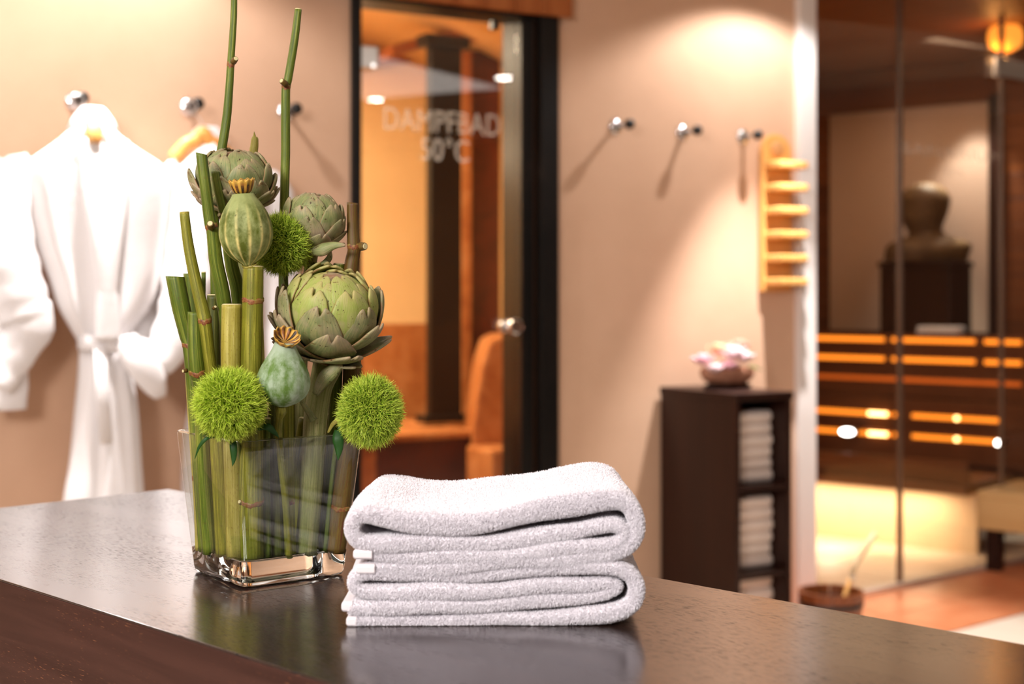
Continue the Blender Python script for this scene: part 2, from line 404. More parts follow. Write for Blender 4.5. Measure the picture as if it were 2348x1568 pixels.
for px,py,lb in ((172,233,'chrome wall hook with black knob above the front bathrobe'),
    (433,245,'chrome wall hook with black knob above the half hidden bathrobe'),
    (655,256,'empty chrome wall hook just left of the steam bath door'),
    (1411,290,'empty chrome wall hook right of the steam bath door, first of three'),
    (1565,304,'empty chrome wall hook in the middle of the three right of the door'),
    (1703,314,'empty chrome wall hook right beside the wooden ledge rack')):
    hooks.append(hook(px,py,lb,HG))

# ------------------------------------------------------------------ bathrobes
mm=M('white_terry',lin(240,236,236),.9,spec=.1); _v=mm.coord(); mm.bump(mm.noise(_v,90,4),.35,.004)
mm.b.inputs['Sheen Weight'].default_value=.2; M_robe=mm.m
M_wire=M_steel
def section_cloth(rows, n=40, seed=0, fold=.012, nf=9):
    """rows: (x_left, x_right, z, half_depth) closed elliptical sections"""
    r=random.Random(seed); ph=[r.uniform(0,6) for _ in range(4)]; vs=[]; rows=spline(rows,4)
    for k,(xl,xr,z,hd) in enumerate(rows):
        c=(xl+xr)/2; hw=max((xr-xl)/2,.004)
        for i in range(n):
            a=2*PI*i/n; f=1+0*a
            dep=hd*math.sin(a); x=c+hw*math.cos(a)
            amp=fold*min(1,hw/.12)*min(1,k/6)
            dep += amp*(math.sin(nf*a+ph[0]+z*1.5)+.5*math.sin(nf*1.7*a+ph[1]-z*2))*abs(math.sin(a))
            vs.append((x,dep,z))
    fs=[(k*n+i,k*n+(i+1)%n,(k+1)*n+(i+1)%n,(k+1)*n+i) for k in range(len(rows)-1) for i in range(n)]
    fs+=[tuple(range(n-1,-1,-1)),tuple(range((len(rows)-1)*n,len(rows)*n))]
    return MB().add(vs,fs)
def robe(label, xc, dx, sc, pxs, b=-.085, group=None, full=True, hook_px=None, seed=1):
    """pxs maps a picture x,y of the front robe to this robe's wall axes"""
    s0=ws(xc,b); r=wroot('bathrobe',label,'bathrobe',s0,0,b,group)
    X=lambda x: (ws(215+(x-215)*sc+dx,b)-s0); Z=lambda y: wz(215+dx,HY-437+ (y-233)*sc+ (HY-670)+pxs,b)
    rows=[(185,240,268,.045),(160,262,300,.06),(120,310,335,.07),(70,372,372,.075),(52,398,400,.078),(60,396,470,.075),(82,385,560,.07),
          (112,370,640,.07),(132,345,700,.07),(160,308,750,.066),(182,283,790,.06),(182,296,820,.066),(178,306,880,.075),(170,316,960,.08),(160,322,1060,.085),(146,328,1150,.09),(138,334,1300,.09),(134,338,1440,.09)]
    section_cloth([(X(a),X(c),Z(y),d) for a,c,y,d in rows],44,seed).build('body',M_robe,r,smooth=True)
    def sleeve(pts,nm='sleeve'):
        q=spline([(X(x),-y,Z(z),rr) for x,y,z,rr in pts],5)
        o=MB().tube([p[:3] for p in q],[p[3]*(1+.05*math.sin(i*1.7+seed)) for i,p in enumerate(q)],18,flat=.55).build(nm,M_robe,r,smooth=True); return o
    if full:
        a=sleeve([(75,.0,385,.04),(30,.0,420,.062),(18,.01,520,.070),(28,.02,620,.075),(48,.02,700,.078),(62,.02,745,.072),(20,.02,830,.05),(-8,.03,880,.035)])
        c=sleeve([(372,.0,385,.04),(418,.0,430,.06),(430,.02,540,.07),(420,.04,650,.075),(398,.06,740,.07),(352,.075,820,.055),(300,.08,805,.042),(272,.085,785,.038)])
        MB().tube([p[:3] for p in spline([(X(262),-.08,Z(775)),(X(300),-.105,Z(830)),(X(345),-.10,Z(893)),(X(356),-.07,Z(860))],5)],[.02,.028,.034,.04,.044,.046,.046,.044,.04,.036,.032,.028,.024,.02,.016,.012][:16],12,flat=.4).build('turned_cuff',M_robe,c,smooth=True)
    else:
        sleeve([(70,.0,385,.04),(22,.0,430,.055),(14,.0,600,.06),(10,.0,800,.06),(6,.0,960,.056)])
        sleeve([(376,.0,385,.04),(415,.0,430,.055),(425,.0,600,.06),(430,.0,800,.06),(432,.0,960,.056)])
    # crossed collar lapels and belt
    for sg,pts in ((0,[(182,325),(190,420),(215,560),(232,700),(236,780)]),(1,[(256,325),(258,420),(240,560),(226,700),(222,780)])):
        q=spline([(X(x),-.075-.012*(i>1),Z(y)) for i,(x,y) in enumerate(pts)],5)
        MB().tube([tuple(p) for p in q],[.030]*len(q),10,flat=.34).build('lapel',M_robe,r,smooth=True)
    MB().tube([(X(178),-.02,Z(786)),(X(190),-.06,Z(784)),(X(228),-.078,Z(786)),(X(268),-.07,Z(790)),(X(288),-.02,Z(792))],[.024]*5,12,flat=.3).build('belt',M_robe,r,smooth=True)
    MB().lathe([(.02,-.03),(.075,-.01),(.062,.02),(.045,.045),(.03,.06)],26,(X(213),.0,Z(292)),sx=1,sy=.55).build('collar',M_robe,r,smooth=True)
    MB().tube([(X(212),-.085,Z(790)),(X(216),-.092,Z(900)),(X(224),-.095,Z(1010))],[.018,.02,.019],10,flat=.3).build('belt_end',M_robe,r,smooth=True)
    return r,X,Z
def hanger(label,px,py,pneck,half,drop,b,group,th=.011):
    """wooden hanger hanging from the hook at px,py; neck top at pixel pneck"""
    s0=ws(px,b); r=wroot('clothes_hanger',label,'hanger',s0,0,b,group)
    zt=wz(px,py,b); zn=wz(pneck[0],pneck[1],b); sn=ws(pneck[0],b)-s0
    q=spline([(0.012,0,zt-.012),(.022,0,zt+.004),(.008,0,zt+.022),(-.012,0,zt+.012),(-.004,0,zt-.01),(sn*.7,0,(zt+zn)/2),(sn,0,zn)],5)
    MB().tube([tuple(p) for p in q],[.0022]*len(q),8).build('wire_hook',M_wire,r,smooth=True)
    q=spline([(sn-half,0,zn-drop),(sn-half*.6,0,zn-drop*.55),(sn-half*.22,0,zn-.035),(sn,0,zn-.012),(sn+half*.22,0,zn-.035),(sn+half*.6,0,zn-drop*.55),(sn+half,0,zn-drop)],6)
    MB().tube([tuple(p) for p in q],[th+.004]*len(q),12,flat=.6).build('shoulder_bar',M_honeyx,r,smooth=True)
    return r
RG='white bathrobes on wall hooks'
r1,X1,Z1=robe('white bathrobe hanging in front on the wall, sleeves tucked into its belt',215,0,1.0,0,b=-.15,group=RG,seed=2)
# visible front tongue of the hanger in the neck opening
h1=hanger('wooden hanger inside the front white bathrobe, its neck showing in the collar',176,233,(207,308),.085,.03,-.155,'wooden clothes hangers')
q=spline([(ws(217,-.235)-ws(176,-.155),-.052,wz(217,282,-.2)),(ws(217,-.235)-ws(176,-.155),-.072,wz(217,300,-.2)),(ws(218,-.235)-ws(176,-.155),-.074,wz(217,330,-.2))],4)
MB().tube([tuple(p) for p in q],[.024,.026,.027,.027,.027,.027,.026,.024,.02],12,flat=.5).build('neck_block',M_honey,h1,smooth=True)
r2,_,_=robe('white bathrobe half hidden behind the flower arrangement, wooden hanger showing',478,263,.78,55,b=-.105,group=RG,full=False,seed=5)
h2=hanger('wooden hanger with bare arched shoulders above the half hidden bathrobe',436,245,(466,296),.09,.095,-.15,'wooden clothes hangers',th=.019)
r3,_,_=robe('white bathrobe at the picture edge showing only one hanging sleeve',-205,-415,1.0,-12,b=-.12,group=RG,full=False,seed=9)

# ------------------------------------------------------------------ wooden ledge rack
rk=wroot('wooden_ledge_rack','tall honey wood wall rack with rounded top and six small ledges','rack',ws(1745,-.02),0)
sw=ws(1812,-.02)-ws(1745,-.02); zt=wz(1780,308,-.02); zb=wz(1780,668,-.02)
pts=[(0,zb),(sw,zb)]+[(sw/2+sw/2*math.cos(a),zt-sw/2+sw/2*math.sin(a)) for a in np.linspace(0,PI,12)]
k=len(pts); MB().add([(x,-.004,z) for x,z in pts]+[(x,-.028,z) for x,z in pts],[tuple(range(k)),tuple(range(2*k-1,k-1,-1))]+[(i,k+i,k+(i+1)%k,(i+1)%k) for i in range(k)]).build('back_board',M_honey,rk,bevel=.003)
md=MB().lathe([(.032,0),(.032,.004),(.024,.006),(.004,.006)],20).build('round_medallion',wood('medallion_wood',lin(196,146,96),lin(206,160,110)),rk,smooth=True); md.rotation_euler=(PI/2,0,0)
md.location=(sw/2,-.028,zt-.062)
for i,y in enumerate((378,430,483,538,592,646)):
    z=wz(1790,y,-.08)
    MB().box(.012,sw+.004,-.125,-.028,z-.014,z+.014).build('ledge',M_honey,rk,bevel=.006)

# ------------------------------------------------------------------ towel shelf unit
bN=-.46
sn=ws(1688,bN); sr=ws(1815,bN); wN=sr-sn; zt=wz(1688,903,bN)
sh=wroot('shelf_unit','tall narrow espresso wood shelf unit holding folded towels','shelf',sn,0,0)
MB().box(-.005,wN+.005,bN-.005,-.012,zt-.028,zt).build('top_board',M_espresso,sh,bevel=.002)
MB().box(0,.02,bN,-.012,0,zt-.028).build('side_panel',M_espresso,sh,bevel=.0015)
MB().box(wN-.02,wN,bN,-.012,0,zt-.028).build('side_panel',M_espresso,sh,bevel=.0015)
MB().box(.02,wN-.02,-.03,-.012,0,zt-.028).build('back_panel',M_espresso,sh)
MB().box(.02,wN-.02,bN+.01,-.012,0,.06).build('plinth',M_espresso,sh)
lv=[wz(1750,y,bN) for y in (1112,1312)]+[wz(1750,1530,bN)]
for z in lv: MB().box(.02,wN-.02,bN+.004,-.03,z-.022,z).build('shelf_board',M_espresso,sh,bevel=.0015)
mm=M('folded_towel_cloth',lin(232,214,202),.9,spec=.1); mm.bump(mm.noise(mm.coord(),120,3),.3,.003); M_stk=mm.m
def folded(L,W,H,seed):
    m=MB(); n=10
    pr=[]
    for i in range(n): # front edge fold half circle
        a=-PI/2+PI*i/(n-1); pr.append((-L/2-.0*0+ -H/2*math.cos(a)*.8, H/2+H/2*math.sin(a)))
    pr=pr+[(L/2,H),(L/2,H*.52),(-L/2+.02,H*.5),(L/2,H*.48),(L/2,0)]
    k=len(pr); m.add([(-W/2,y,z) for y,z in pr]+[(W/2,y,z) for y,z in pr],[tuple(range(k)),tuple(range(2*k-1,k-1,-1))]+[(i,k+i,k+(i+1)%k,(i+1)%k) for i in range(k)])
    return m
ft=None; names=[('top','upper'),('mid','middle'),('low','lowest')]
tz=[wz(1750,946,bN),wz(1750,1143,bN),wz(1750,1326,bN)]
ords=['lowest','second from below','third from below','fourth from below','fifth from below','topmost']
for c in range(3):
    nT=6; H=(tz[c]-lv[c])/nT
    for i in range(nT):
        lab='folded towel, %s on the %s shelf of the dark unit'%(ords[i],names[c][1])
        p=wpt(sn+wN/2+random.uniform(-.003,.003),bN/2-.005+random.uniform(-.004,.006),lv[c]+i*H)
        if ft is None:
            ft=folded(.27,wN-.055,H*.97,1).build('folded_towel',M_stk,bevel=.003); o=ft; H0=H
        else: o=ft.copy(); COL.objects.link(o)
        o.location=p; o.rotation_euler=(0,0,TH+random.uniform(-.02,.02)); o.scale=(1,1,H/H0)
        tag(o,lab,'towel','folded towels in the shelf unit')

# ------------------------------------------------------------------ flower bowl on shelf unit
p=wpt(ws(1668,-.2),-.2,zt); fb=thing('flower_bowl','oval brown bowl standing on the dark shelf unit','bowl',p,TH)
mm=M('bowl_brown',lin(176,120,92),.6); mm.col(mm.ramp(mm.noise(mm.coord(),20,4),[(.3,lin(150,96,70)),(.7,lin(196,142,114))])); M_bowl=mm.m
MB().lathe([(.07,0),(.085,.004),(.085,.012),(.072,.016)],32,sx=1.25,sy=.7).build('saucer',M_espresso,fb,smooth=True)
MB().lathe([(.066,.016),(.086,.03),(.098,.05),(.099,.068),(.092,.078),(.084,.076),(.07,.06),(.02,.055)],32,sx=1.2,sy=.7).build('basin',M_bowl,fb,smooth=True)
pet={}
for nm,c in (('pink',lin(246,190,202)),('pale',lin(250,226,230)),('peach',lin(246,190,150)),('coral',lin(244,160,140))):
    pet[nm]=M('petal_'+nm,c,.6).m
def blossom(nm,m,R,loc,seed,label):
    r=thing('blossom',label,'flower',loc,0,'blossoms in the brown bowl')
    rr=random.Random(seed); base=None
    # one petal mesh, copied
    vs=[];fs=[];uv=[];nu,nv=5,6
    for j in range(nv):
        for i in range(nu):
            u=(i/(nu-1)-.5)*2; v=j/(nv-1); wd=R*.42*math.sin(PI*min(.98,.15+v*.78))
            vs.append((u*wd, R*.95*v, R*(.35*v*v+.18*u*u-.05))); uv.append((u,v))
    fs=[(j*nu+i,j*nu+i+1,(j+1)*nu+i+1,(j+1)*nu+i) for j in range(nv-1) for i in range(nu-1)]
    for ring,(cnt,el) in enumerate(((7,.15),(6,.7),(5,1.15))):
        for k in range(cnt):
            if base is None: base=MB().add(vs,fs,uv).build('petal',m,r,smooth=True,solid=.0012); o=base
            else: o=base.copy(); link(o,r)
            sc=1-.18*ring
            o.rotation_euler=(el+rr.uniform(-.1,.1),rr.uniform(-.1,.1),2*PI*k/cnt+ring*.5); o.scale=(sc,sc,sc)
    MB().lathe([(.001,-R*.1),(R*.2,R*.05),(R*.24,R*.2),(R*.1,R*.32),(.001,R*.34)],10).build('flower_heart',m,r,smooth=True)
    return r
def wp3(px,py,b): 
    s=ws(px,b); return wpt(s,b,wz(px,py,b))
for i,(px,py,b,R,nm,lb) in enumerate(((1612,836,-.2,.035,'pink','pink blossom at the left rim of the brown bowl'),(1640,852,-.25,.026,'pale','small pale blossom low over the bowl front'),
    (1648,812,-.2,.036,'peach','peach orange blossom at the top of the bowl bouquet'),(1680,822,-.24,.042,'pale','large white pink blossom in the bouquet middle'),
    (1695,802,-.18,.034,'coral','coral red blossom at the upper right of the bouquet'),(1706,830,-.23,.034,'pale','white pink blossom at the right rim of the bowl'),
    (1672,846,-.25,.03,'pink','pink blossom hanging over the middle of the bowl front'))):
    blossom(nm,pet[nm],R*1.45,wp3(px,py,b),i,lb)
M_leafd=M('dark_leaf',lin(40,92,24),.4).m
def leafmesh(L,W,curl=.3,n=8):
    vs=[];uv=[]
    for j in range(n):
        v=j/(n-1); w_=W*math.sin(PI*min(.995,.06+v*.94))**.8
        for u in (-1,0,1): vs.append((u*w_/2,L*v,-curl*L*v*v+abs(u)*w_*.15)); uv.append((u*.5+.5,v))
    return MB().add(vs,[(j*3+i,j*3+i+1,(j+1)*3+i+1,(j+1)*3+i) for j in range(n-1) for i in (0,1)],uv)
o=leafmesh(.075,.035,.35).build('leaf',M_leafd,smooth=True,solid=.0008); o.location=wp3(1714,846,-.22); o.rotation_euler=(.2,.3,-PI/2+TH); tag(o,'green leaf sticking out right of the pink blossoms','leaf')

# ------------------------------------------------------------------ sauna bucket and ladle
bp=P(1905,1353,5.2); bk=thing('sauna_bucket','dark brown wooden sauna bucket on the terracotta floor','bucket',(bp.x,bp.y,.009))
Hb=bp.z-.009; Rb=.119
M_bkt=wood('bucket_wood',lin(112,56,24),lin(142,76,36),'z',.35,1.2)
ns=18
for i in range(ns):
    a0_=2*PI*i/ns+.012; a1_=2*PI*(i+1)/ns-.012; vs=[]
    for z,k in ((0,.84),(Hb,1.0)):
        for rr in (Rb*k,(Rb*k)-.014):
            for a in (a0_,(a0_+a1_)/2,a1_): vs.append((rr*math.cos(a),rr*math.sin(a),z))
    MB().add(vs,[(0,1,7,6),(1,2,8,7),(4,3,9,10),(5,4,10,11),(6,7,10,9),(7,8,11,10),(1,0,3,4),(2,1,4,5),(0,6,9,3),(2,5,11,8)]).build('stave',M_bkt,bk)
for z in (.05,Hb-.045):
    k=.84+.16*z/Hb; MB().lathe([(Rb*k+.001,z-.008),(Rb*k+.003,z-.006),(Rb*k+.0035,z+.008),(Rb*k+.001,z+.009)],36).build('hoop',M_blackp,bk,smooth=True)
MB().cyl((0,0,.01),Rb*.83,.012,24).build('bucket_bottom',M_bkt,bk)
MB().cyl((0,0,.02),Rb*.84,Hb*.6,24,r2=Rb*.9).build('water',M_water,bk)
ld=thing('sauna_ladle','pale wooden ladle leaning in the sauna bucket','ladle',(bp.x,bp.y,.04))
q0=P(1935,1375,5.2); q1=P(1952,1322,5.2); q2=P(1966,1285,5.21); q3=P(2008,1220,5.22)
M_pale=wood('pale_wood',lin(226,196,150),lin(238,212,172),'z',.5)
MB().tube([(bp.x+.012,5.2,.05),q0,q1],[.0085,.0085,.0085],12).build('lower_handle',M_honey,ld,world=True,smooth=True)
MB().tube([q1,q2,(q2+q3)/2,q3],[.009,.014,.013,.009],12).build('handle_grip',M_pale,ld,world=True,smooth=True)
MB().cyl((q1.x,q1.y-.01,q1.z),.010,-.004,14,axis=1).build('handle_pin',M_chrome,ld,world=True)
MB().lathe([(.004,0),(.03,.004),(.04,.02),(.042,.035),(.038,.035),(.03,.012),(.003,.008)],20,(bp.x+.0,5.2,.045)).build('ladle_cup',M_pale,ld,world=True,smooth=True)

# ------------------------------------------------------------------ sauna: glass front
gw=groot('sauna_glass_front','frameless glass front of the sauna with steel edge strips and hinges','glass wall',0); gw['kind']='structure'; del gw['category']
gA,gB,gC,gD=gs(1869),gs(2066),gs(2298),gs(2348)+1.2
GT=CEIL-.02
M_edge=M('glass_edge',lin(150,128,112),.25,metal=.6).m
for nm,a,b in (('fixed_pane',gA,gB-.006),('door_pane',gB+.006,gC-.006),('fixed_pane',gC+.006,gD)):
    MB().box(a,b,0,.010,.03,GT).build(nm,M_pane,gw)
MB().box(gB-.016,gB+.010,-.004,.014,.012,GT).build('edge_strip',M_edge,gw,bevel=.002)
MB().box(gC-.010,gC+.014,-.004,.014,.012,GT).build('edge_strip',M_edge,gw,bevel=.002)
for y in (158,1147):
    z=gz(2304,y,-.01); hg=MB().box(gs(2274 if y<500 else 2272),gs(2344 if y<500 else 2340),-.03,-.005,z-.05,z+.05).build('hinge',M_chrome if y<500 else M_steel,gw,bevel=.008)
MB().box(gA,gD,-.02,.03,.0,.03).build('threshold',M_tile2,gw,bevel=.003)
MB().box(gA,gD,-.05,.06,GT,CEIL-.001).build('head_rail',M_white,gw)
t3=text('SANARIUM',.10,gs(2187),gz(2187,352),-.003,gw,M_frost,'lettering'); t4=text('60°C',.09,gs(2186),gz(2186,397),-.003,gw,M_frost,'lettering')
bpy.context.view_layer.update()
t3.scale.x=(gs(2302)-gs(2074))/t3.dimensions.x; t4.scale.x=(gs(2206)-gs(2164))/t4.dimensions.x; t4.scale.y=.55; t3.scale.y=.7

# sauna interior, own axes: x along the bench wall (from far left to near right), y behind it
BO=(.2134*8.08,8.08); TBk=math.atan2(7.33-8.08,.3576*7.33-.2134*8.08)
def bs(x,b=0): return ray(x,BO,TBk,b)[0]
def bz(x,y,b=0): return CZ-(y-HY)/F*ray(x,BO,TBk,b)[1]
def broot(name,label,cat,s,b=0,z=0,group=None):
    d=Vector((math.cos(TBk),math.sin(TBk),0)); n=Vector((-d.y,d.x,0)); p=Vector((BO[0],BO[1],0))+d*s+n*b
    return thing(name,label,cat,(p.x,p.y,z),TBk,group)
sa=broot('sauna_room','dark wood panelled sauna cabin behind the glass front','cabin',0); sa['kind']='structure'; del sa['category']
x0=bs(1868)-1.2; x1=bs(2348)+.25; WB=.55
pz=.0; 
# wall planks
zz=0.0; i=0
MB().box(x0,x1+.3,WB+.032,WB+.05,0,2.62).build('back_wall',M_espresso,sa)
while zz<2.55:
    MB().box(x0,x1+.3,WB,WB+.03,zz+.0015,zz+.1385).build('plank',M_sauna if zz<1.9 else M_sauna2,sa,bevel=.003); zz+=.14; i+=1
for k in range(16):
    MB().box(x0,x1+.3,WB-.12-.14*k-.134,WB-.12-.14*k,2.60,2.62).build('ceiling_plank',M_sauna2,sa,bevel=.003)
MB().box(x0,x1+.3,WB-2.6,WB+.04,2.622,2.645).build('cabin_roof',M_sauna2,sa)
MB().box(x0-.05,x0,-2.0,WB,0,2.56).build('side_wall',M_sauna2,sa)
# wall reflected in the glass, built as a solid panel behind the bust
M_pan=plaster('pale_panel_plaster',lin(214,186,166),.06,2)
pn=MB().box(bs(1902,WB-.03),bs(2266,WB-.03),WB-.03,WB-.002,bz(2100,760,WB),bz(2266,232,WB-.03)).build('reflected_panel',M_pan,sa,bevel=.002)
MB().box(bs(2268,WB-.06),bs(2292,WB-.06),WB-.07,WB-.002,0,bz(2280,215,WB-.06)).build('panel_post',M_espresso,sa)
# bench backrest rails with light strips
zr0=bz(2000,1010,0); zr1=bz(2000,765,0)
rows=[(775,785,[(1866,2028),(2046,2236),(2258,2342)],M_led),(819,831,[(1866,2028),(2046,2236),(2258,2342)],M_led),(862,881,[(1866,2342)],M_led2),
      (940,967,[(1866,2041),(2049,2063),(2092,2300)],M_led),(983,1018,[(1866,2041),(2049,2063),(2092,2300)],M_led)]
zc=[]
for ya,yb,segs,m in rows:
    z=(bz(1868,ya)+bz(2342,yb))/2; zc.append(z)
    for a,b in segs:
        MB().box(bs(a),bs(b),-.006,.0,z-.011,z+.011).build('light_strip',m,sa)
M_slat=wood('bench_back_wood',lin(104,58,28),lin(128,76,40),'x',.5,.5)
ed=[zc[0]+.035]+[(zc[i]+zc[i+1])/2 for i in range(4)]+[zc[4]-.14]
for i in range(5):
    MB().box(x0,x1,.002,.03,ed[i+1]+.004,ed[i]-.004).build('backrest_slat',M_slat,sa,bevel=.004)
for x,k in ((2015,3),(2015,4)):
    MB().box(bs(x-22),bs(x+20),-.014,-.004,zc[k]-.010,zc[k]+.010).build('light_strip',M_ledhot,sa)  # glowing pieces standing in for a bright glint on the lower strips
for k in (3,4): MB().cyl((bs(2195),-.006,zc[k]),.012,-.004,14,axis=1).build('light_dot',M_ledhot,sa)
# upper bench seat and its under-lit recess
zf0=bz(1868,1105,-.62); 
MB().box(x0,bs(2215,-.62),-.62,-.0,zf0,zf0+.05).build('bench_seat',M_slat,sa,bevel=.006)
MB().box(x0,bs(2215,-.62),-.6,-.57,zf0+.05,zf0+.16).build('bench_front_board',M_slat,sa,bevel=.004)
MB().box(x0,bs(2242,-.45),-.46,-.43,0,zf0).build('recess_wall',M('pale_recess',lin(232,206,170),.6).m,sa)
d=Vector((math.cos(TBk),math.sin(TBk),0)); n_=Vector((-d.y,d.x,0))
def bpt(s,b,z): return Vector((BO[0],BO[1],0))+d*s+n_*b+Vector((0,0,z))
lamp('AREA','bench_underlight',bpt((x0+bs(2230,-.6))/2+.45,-.585,zf0-.012),6,(1,.74,.48),(0,0,TBk),size=1.1,sy=.05)
lamp('SPOT','bench_underlight',bpt(bs(1945,-.5),-.7,zf0+.02),10,(1,.85,.65),(math.radians(-28),0,TBk),size=.03,spot=95,blend=.9)
lamp('SPOT','sauna_spot',bpt(bs(2190,.2),.25,2.45),26,(1,.95,.85),(math.radians(14),0,TBk),size=.04,spot=64,blend=.6)
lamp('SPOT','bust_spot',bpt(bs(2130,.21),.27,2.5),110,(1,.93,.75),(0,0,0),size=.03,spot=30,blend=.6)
lamp('POINT','sauna_lamp_glow',P(2290,120,6.9),2.0,(1,.45,.12),size=.05)
lamp('AREA','sauna_fill_light',bpt(bs(2050,-.5),-.55,2.45),8,(1,.66,.4),(0,0,TBk),size=1.2)  # fill added to brighten the bench block, no known lamp
# near bench block at the right
zq1=CZ-430/F*6.95; zq0=CZ-513/F*6.95
bb=broot('sauna_bench','pale wooden bench block behind the right glass pane','bench',0)
def rectb(xa,ba,L,Dp,z0,z1): return MB().box(xa,xa+L,ba,ba+Dp,z0,z1)
bq=-.88; xq=bs(2240,bq)
for k in range(4): MB().box(xq,xq+1.0,bq+.13*k+.003,bq+.13*k+.127,zq1-.03,zq1).build('seat_slat',M_bench,bb,bevel=.004)
MB().box(xq+.003,xq+1.0,bq-.0,bq+.025,zq0,zq1-.031).build('front_board',M_bench,bb,bevel=.004)
MB().box(xq,xq+.025,bq+.027,bq+.52,zq0,zq1-.031).build('end_board',M_slat,bb,bevel=.004)
MB().box(xq+.02,xq+.08,bq+.06,bq+.12,.0,zq0).build('leg',M_espresso,bb)
MB().box(xq+.10,xq+1.3,bq+.42,bq+.46,.01,zq0-.005).build('grey_back_panel',M('grey_panel',lin(96,80,76),.5).m,sa)
# sauna wall lamp
lp=thing('sauna_wall_lamp','glowing orange lamp high in the sauna corner','lamp',P(2305,84,6.95))
MB().lathe([(.03,-.075),(.075,-.05),(.085,-.01),(.08,.03),(.06,.055)],20).build('lamp_shade',emis('orange_glow',(1,.33,.04,1),1.1),lp,smooth=True)
MB().box(-.03,.03,.05,.09,-.03,.03).build('wall_mount',M_espresso,lp)
# folded white towel on the rail, and two glowing discs for lamp reflections in the glass front
tw=broot('folded_hand_towel','small white folded towel lying on the sauna backrest','towel',bs(2152,0),-.0,ed[0]+.002)
MB().box(-.115,.115,-.03,.09,0,.022).build('towel_layer',M_robe,tw,bevel=.008)
MB().box(-.112,.113,-.028,.088,.022,.04).build('towel_layer',M_robe,tw,bevel=.008)
for px,py,rr,lb in ((1943,990,.030,'larger glowing disc for a lamp reflection low in the sauna glass'),(2290,1015,.014,'small glowing disc for a lamp reflection beside the sauna door edge strip')):
    Y=ray(px,BO,TBk,-.08)[1]; c=P(px,py,Y)
    s_=thing('lamp_reflection',lb,'lamp',c,TBk,'glowing discs for lamp reflections')
    MB().cyl((0,0,0),rr*.95,-.012,20,axis=1).build('lens',emis('glint_white',(1,.95,.9,1),14),s_).scale=(1.35 if px<2000 else 1,1,.6 if px<2000 else 1)  # emissive disc standing in for the reflected lamp
    MB().cyl((0,.002,0),rr*1.08,.08,20,axis=1).build('glint_back',M_steel,s_).scale=(1.3 if px<2000 else 1,1,.6 if px<2000 else 1)

# bust on pedestal: a reflection in the sauna glass, built as solid objects
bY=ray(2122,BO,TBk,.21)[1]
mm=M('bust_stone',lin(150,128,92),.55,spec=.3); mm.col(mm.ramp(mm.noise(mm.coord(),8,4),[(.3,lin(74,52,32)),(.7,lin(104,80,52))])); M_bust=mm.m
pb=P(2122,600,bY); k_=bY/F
pdl=thing('pedestal','dark square pedestal under the stone bust, a glass reflection built solid','pedestal',(pb.x,pb.y,0),TBk)
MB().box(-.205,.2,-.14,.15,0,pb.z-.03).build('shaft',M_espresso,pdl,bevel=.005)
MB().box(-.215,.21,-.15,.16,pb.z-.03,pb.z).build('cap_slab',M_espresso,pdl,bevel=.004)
bu=thing('reflected_bust','stone bust with a bald head turned to the left, a glass reflection built solid','statue',(pb.x,pb.y,pb.z),0)
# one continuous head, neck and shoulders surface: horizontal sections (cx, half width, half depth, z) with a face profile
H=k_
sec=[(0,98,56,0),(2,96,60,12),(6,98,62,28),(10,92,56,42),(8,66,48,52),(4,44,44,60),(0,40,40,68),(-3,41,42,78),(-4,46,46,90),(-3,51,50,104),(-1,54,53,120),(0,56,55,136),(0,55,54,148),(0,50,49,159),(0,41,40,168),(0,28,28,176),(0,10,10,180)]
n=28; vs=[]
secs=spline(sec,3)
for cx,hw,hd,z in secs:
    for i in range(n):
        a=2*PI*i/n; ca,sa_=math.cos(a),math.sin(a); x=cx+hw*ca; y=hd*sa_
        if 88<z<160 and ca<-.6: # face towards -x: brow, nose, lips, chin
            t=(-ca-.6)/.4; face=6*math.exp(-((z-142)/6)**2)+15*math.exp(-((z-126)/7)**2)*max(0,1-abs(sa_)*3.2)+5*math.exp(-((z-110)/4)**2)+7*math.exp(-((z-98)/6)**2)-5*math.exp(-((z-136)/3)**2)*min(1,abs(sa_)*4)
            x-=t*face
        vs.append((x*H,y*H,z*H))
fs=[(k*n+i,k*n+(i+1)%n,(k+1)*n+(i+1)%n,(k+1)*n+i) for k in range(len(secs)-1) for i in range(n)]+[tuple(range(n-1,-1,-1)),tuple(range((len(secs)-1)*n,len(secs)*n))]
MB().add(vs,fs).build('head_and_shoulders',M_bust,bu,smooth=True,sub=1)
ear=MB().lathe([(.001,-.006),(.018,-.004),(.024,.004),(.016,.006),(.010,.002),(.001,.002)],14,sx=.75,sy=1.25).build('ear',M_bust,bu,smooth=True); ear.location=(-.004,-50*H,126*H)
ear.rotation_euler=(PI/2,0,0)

# ------------------------------------------------------------------ ceiling lights
cl=None
for (x,y),lb in (((3.70,2.01),'round recessed ceiling light over the right side of the room'),((3.26,3.28),'round recessed ceiling light nearer to the hook wall'),((-2.2,2.2),'added ceiling light for counter reflections above its left end'),((0.2,2.2),'added ceiling light for counter reflections over the room centre')):
    c=thing('ceiling_light',lb,'lamp',(x,y,CEIL-.001),0,'recessed ceiling lights')  # last two are unseen, added to reflect in the counter
    MB().cyl((0,0,-.006),.05,-.004,24).build('diffuser',emis('downlight',(1,.93,.85,1),60),c)
    MB().lathe([(.052,0),(.075,0),(.075,-.008),(.052,-.008)],28).build('trim_ring',M_chrome,c)

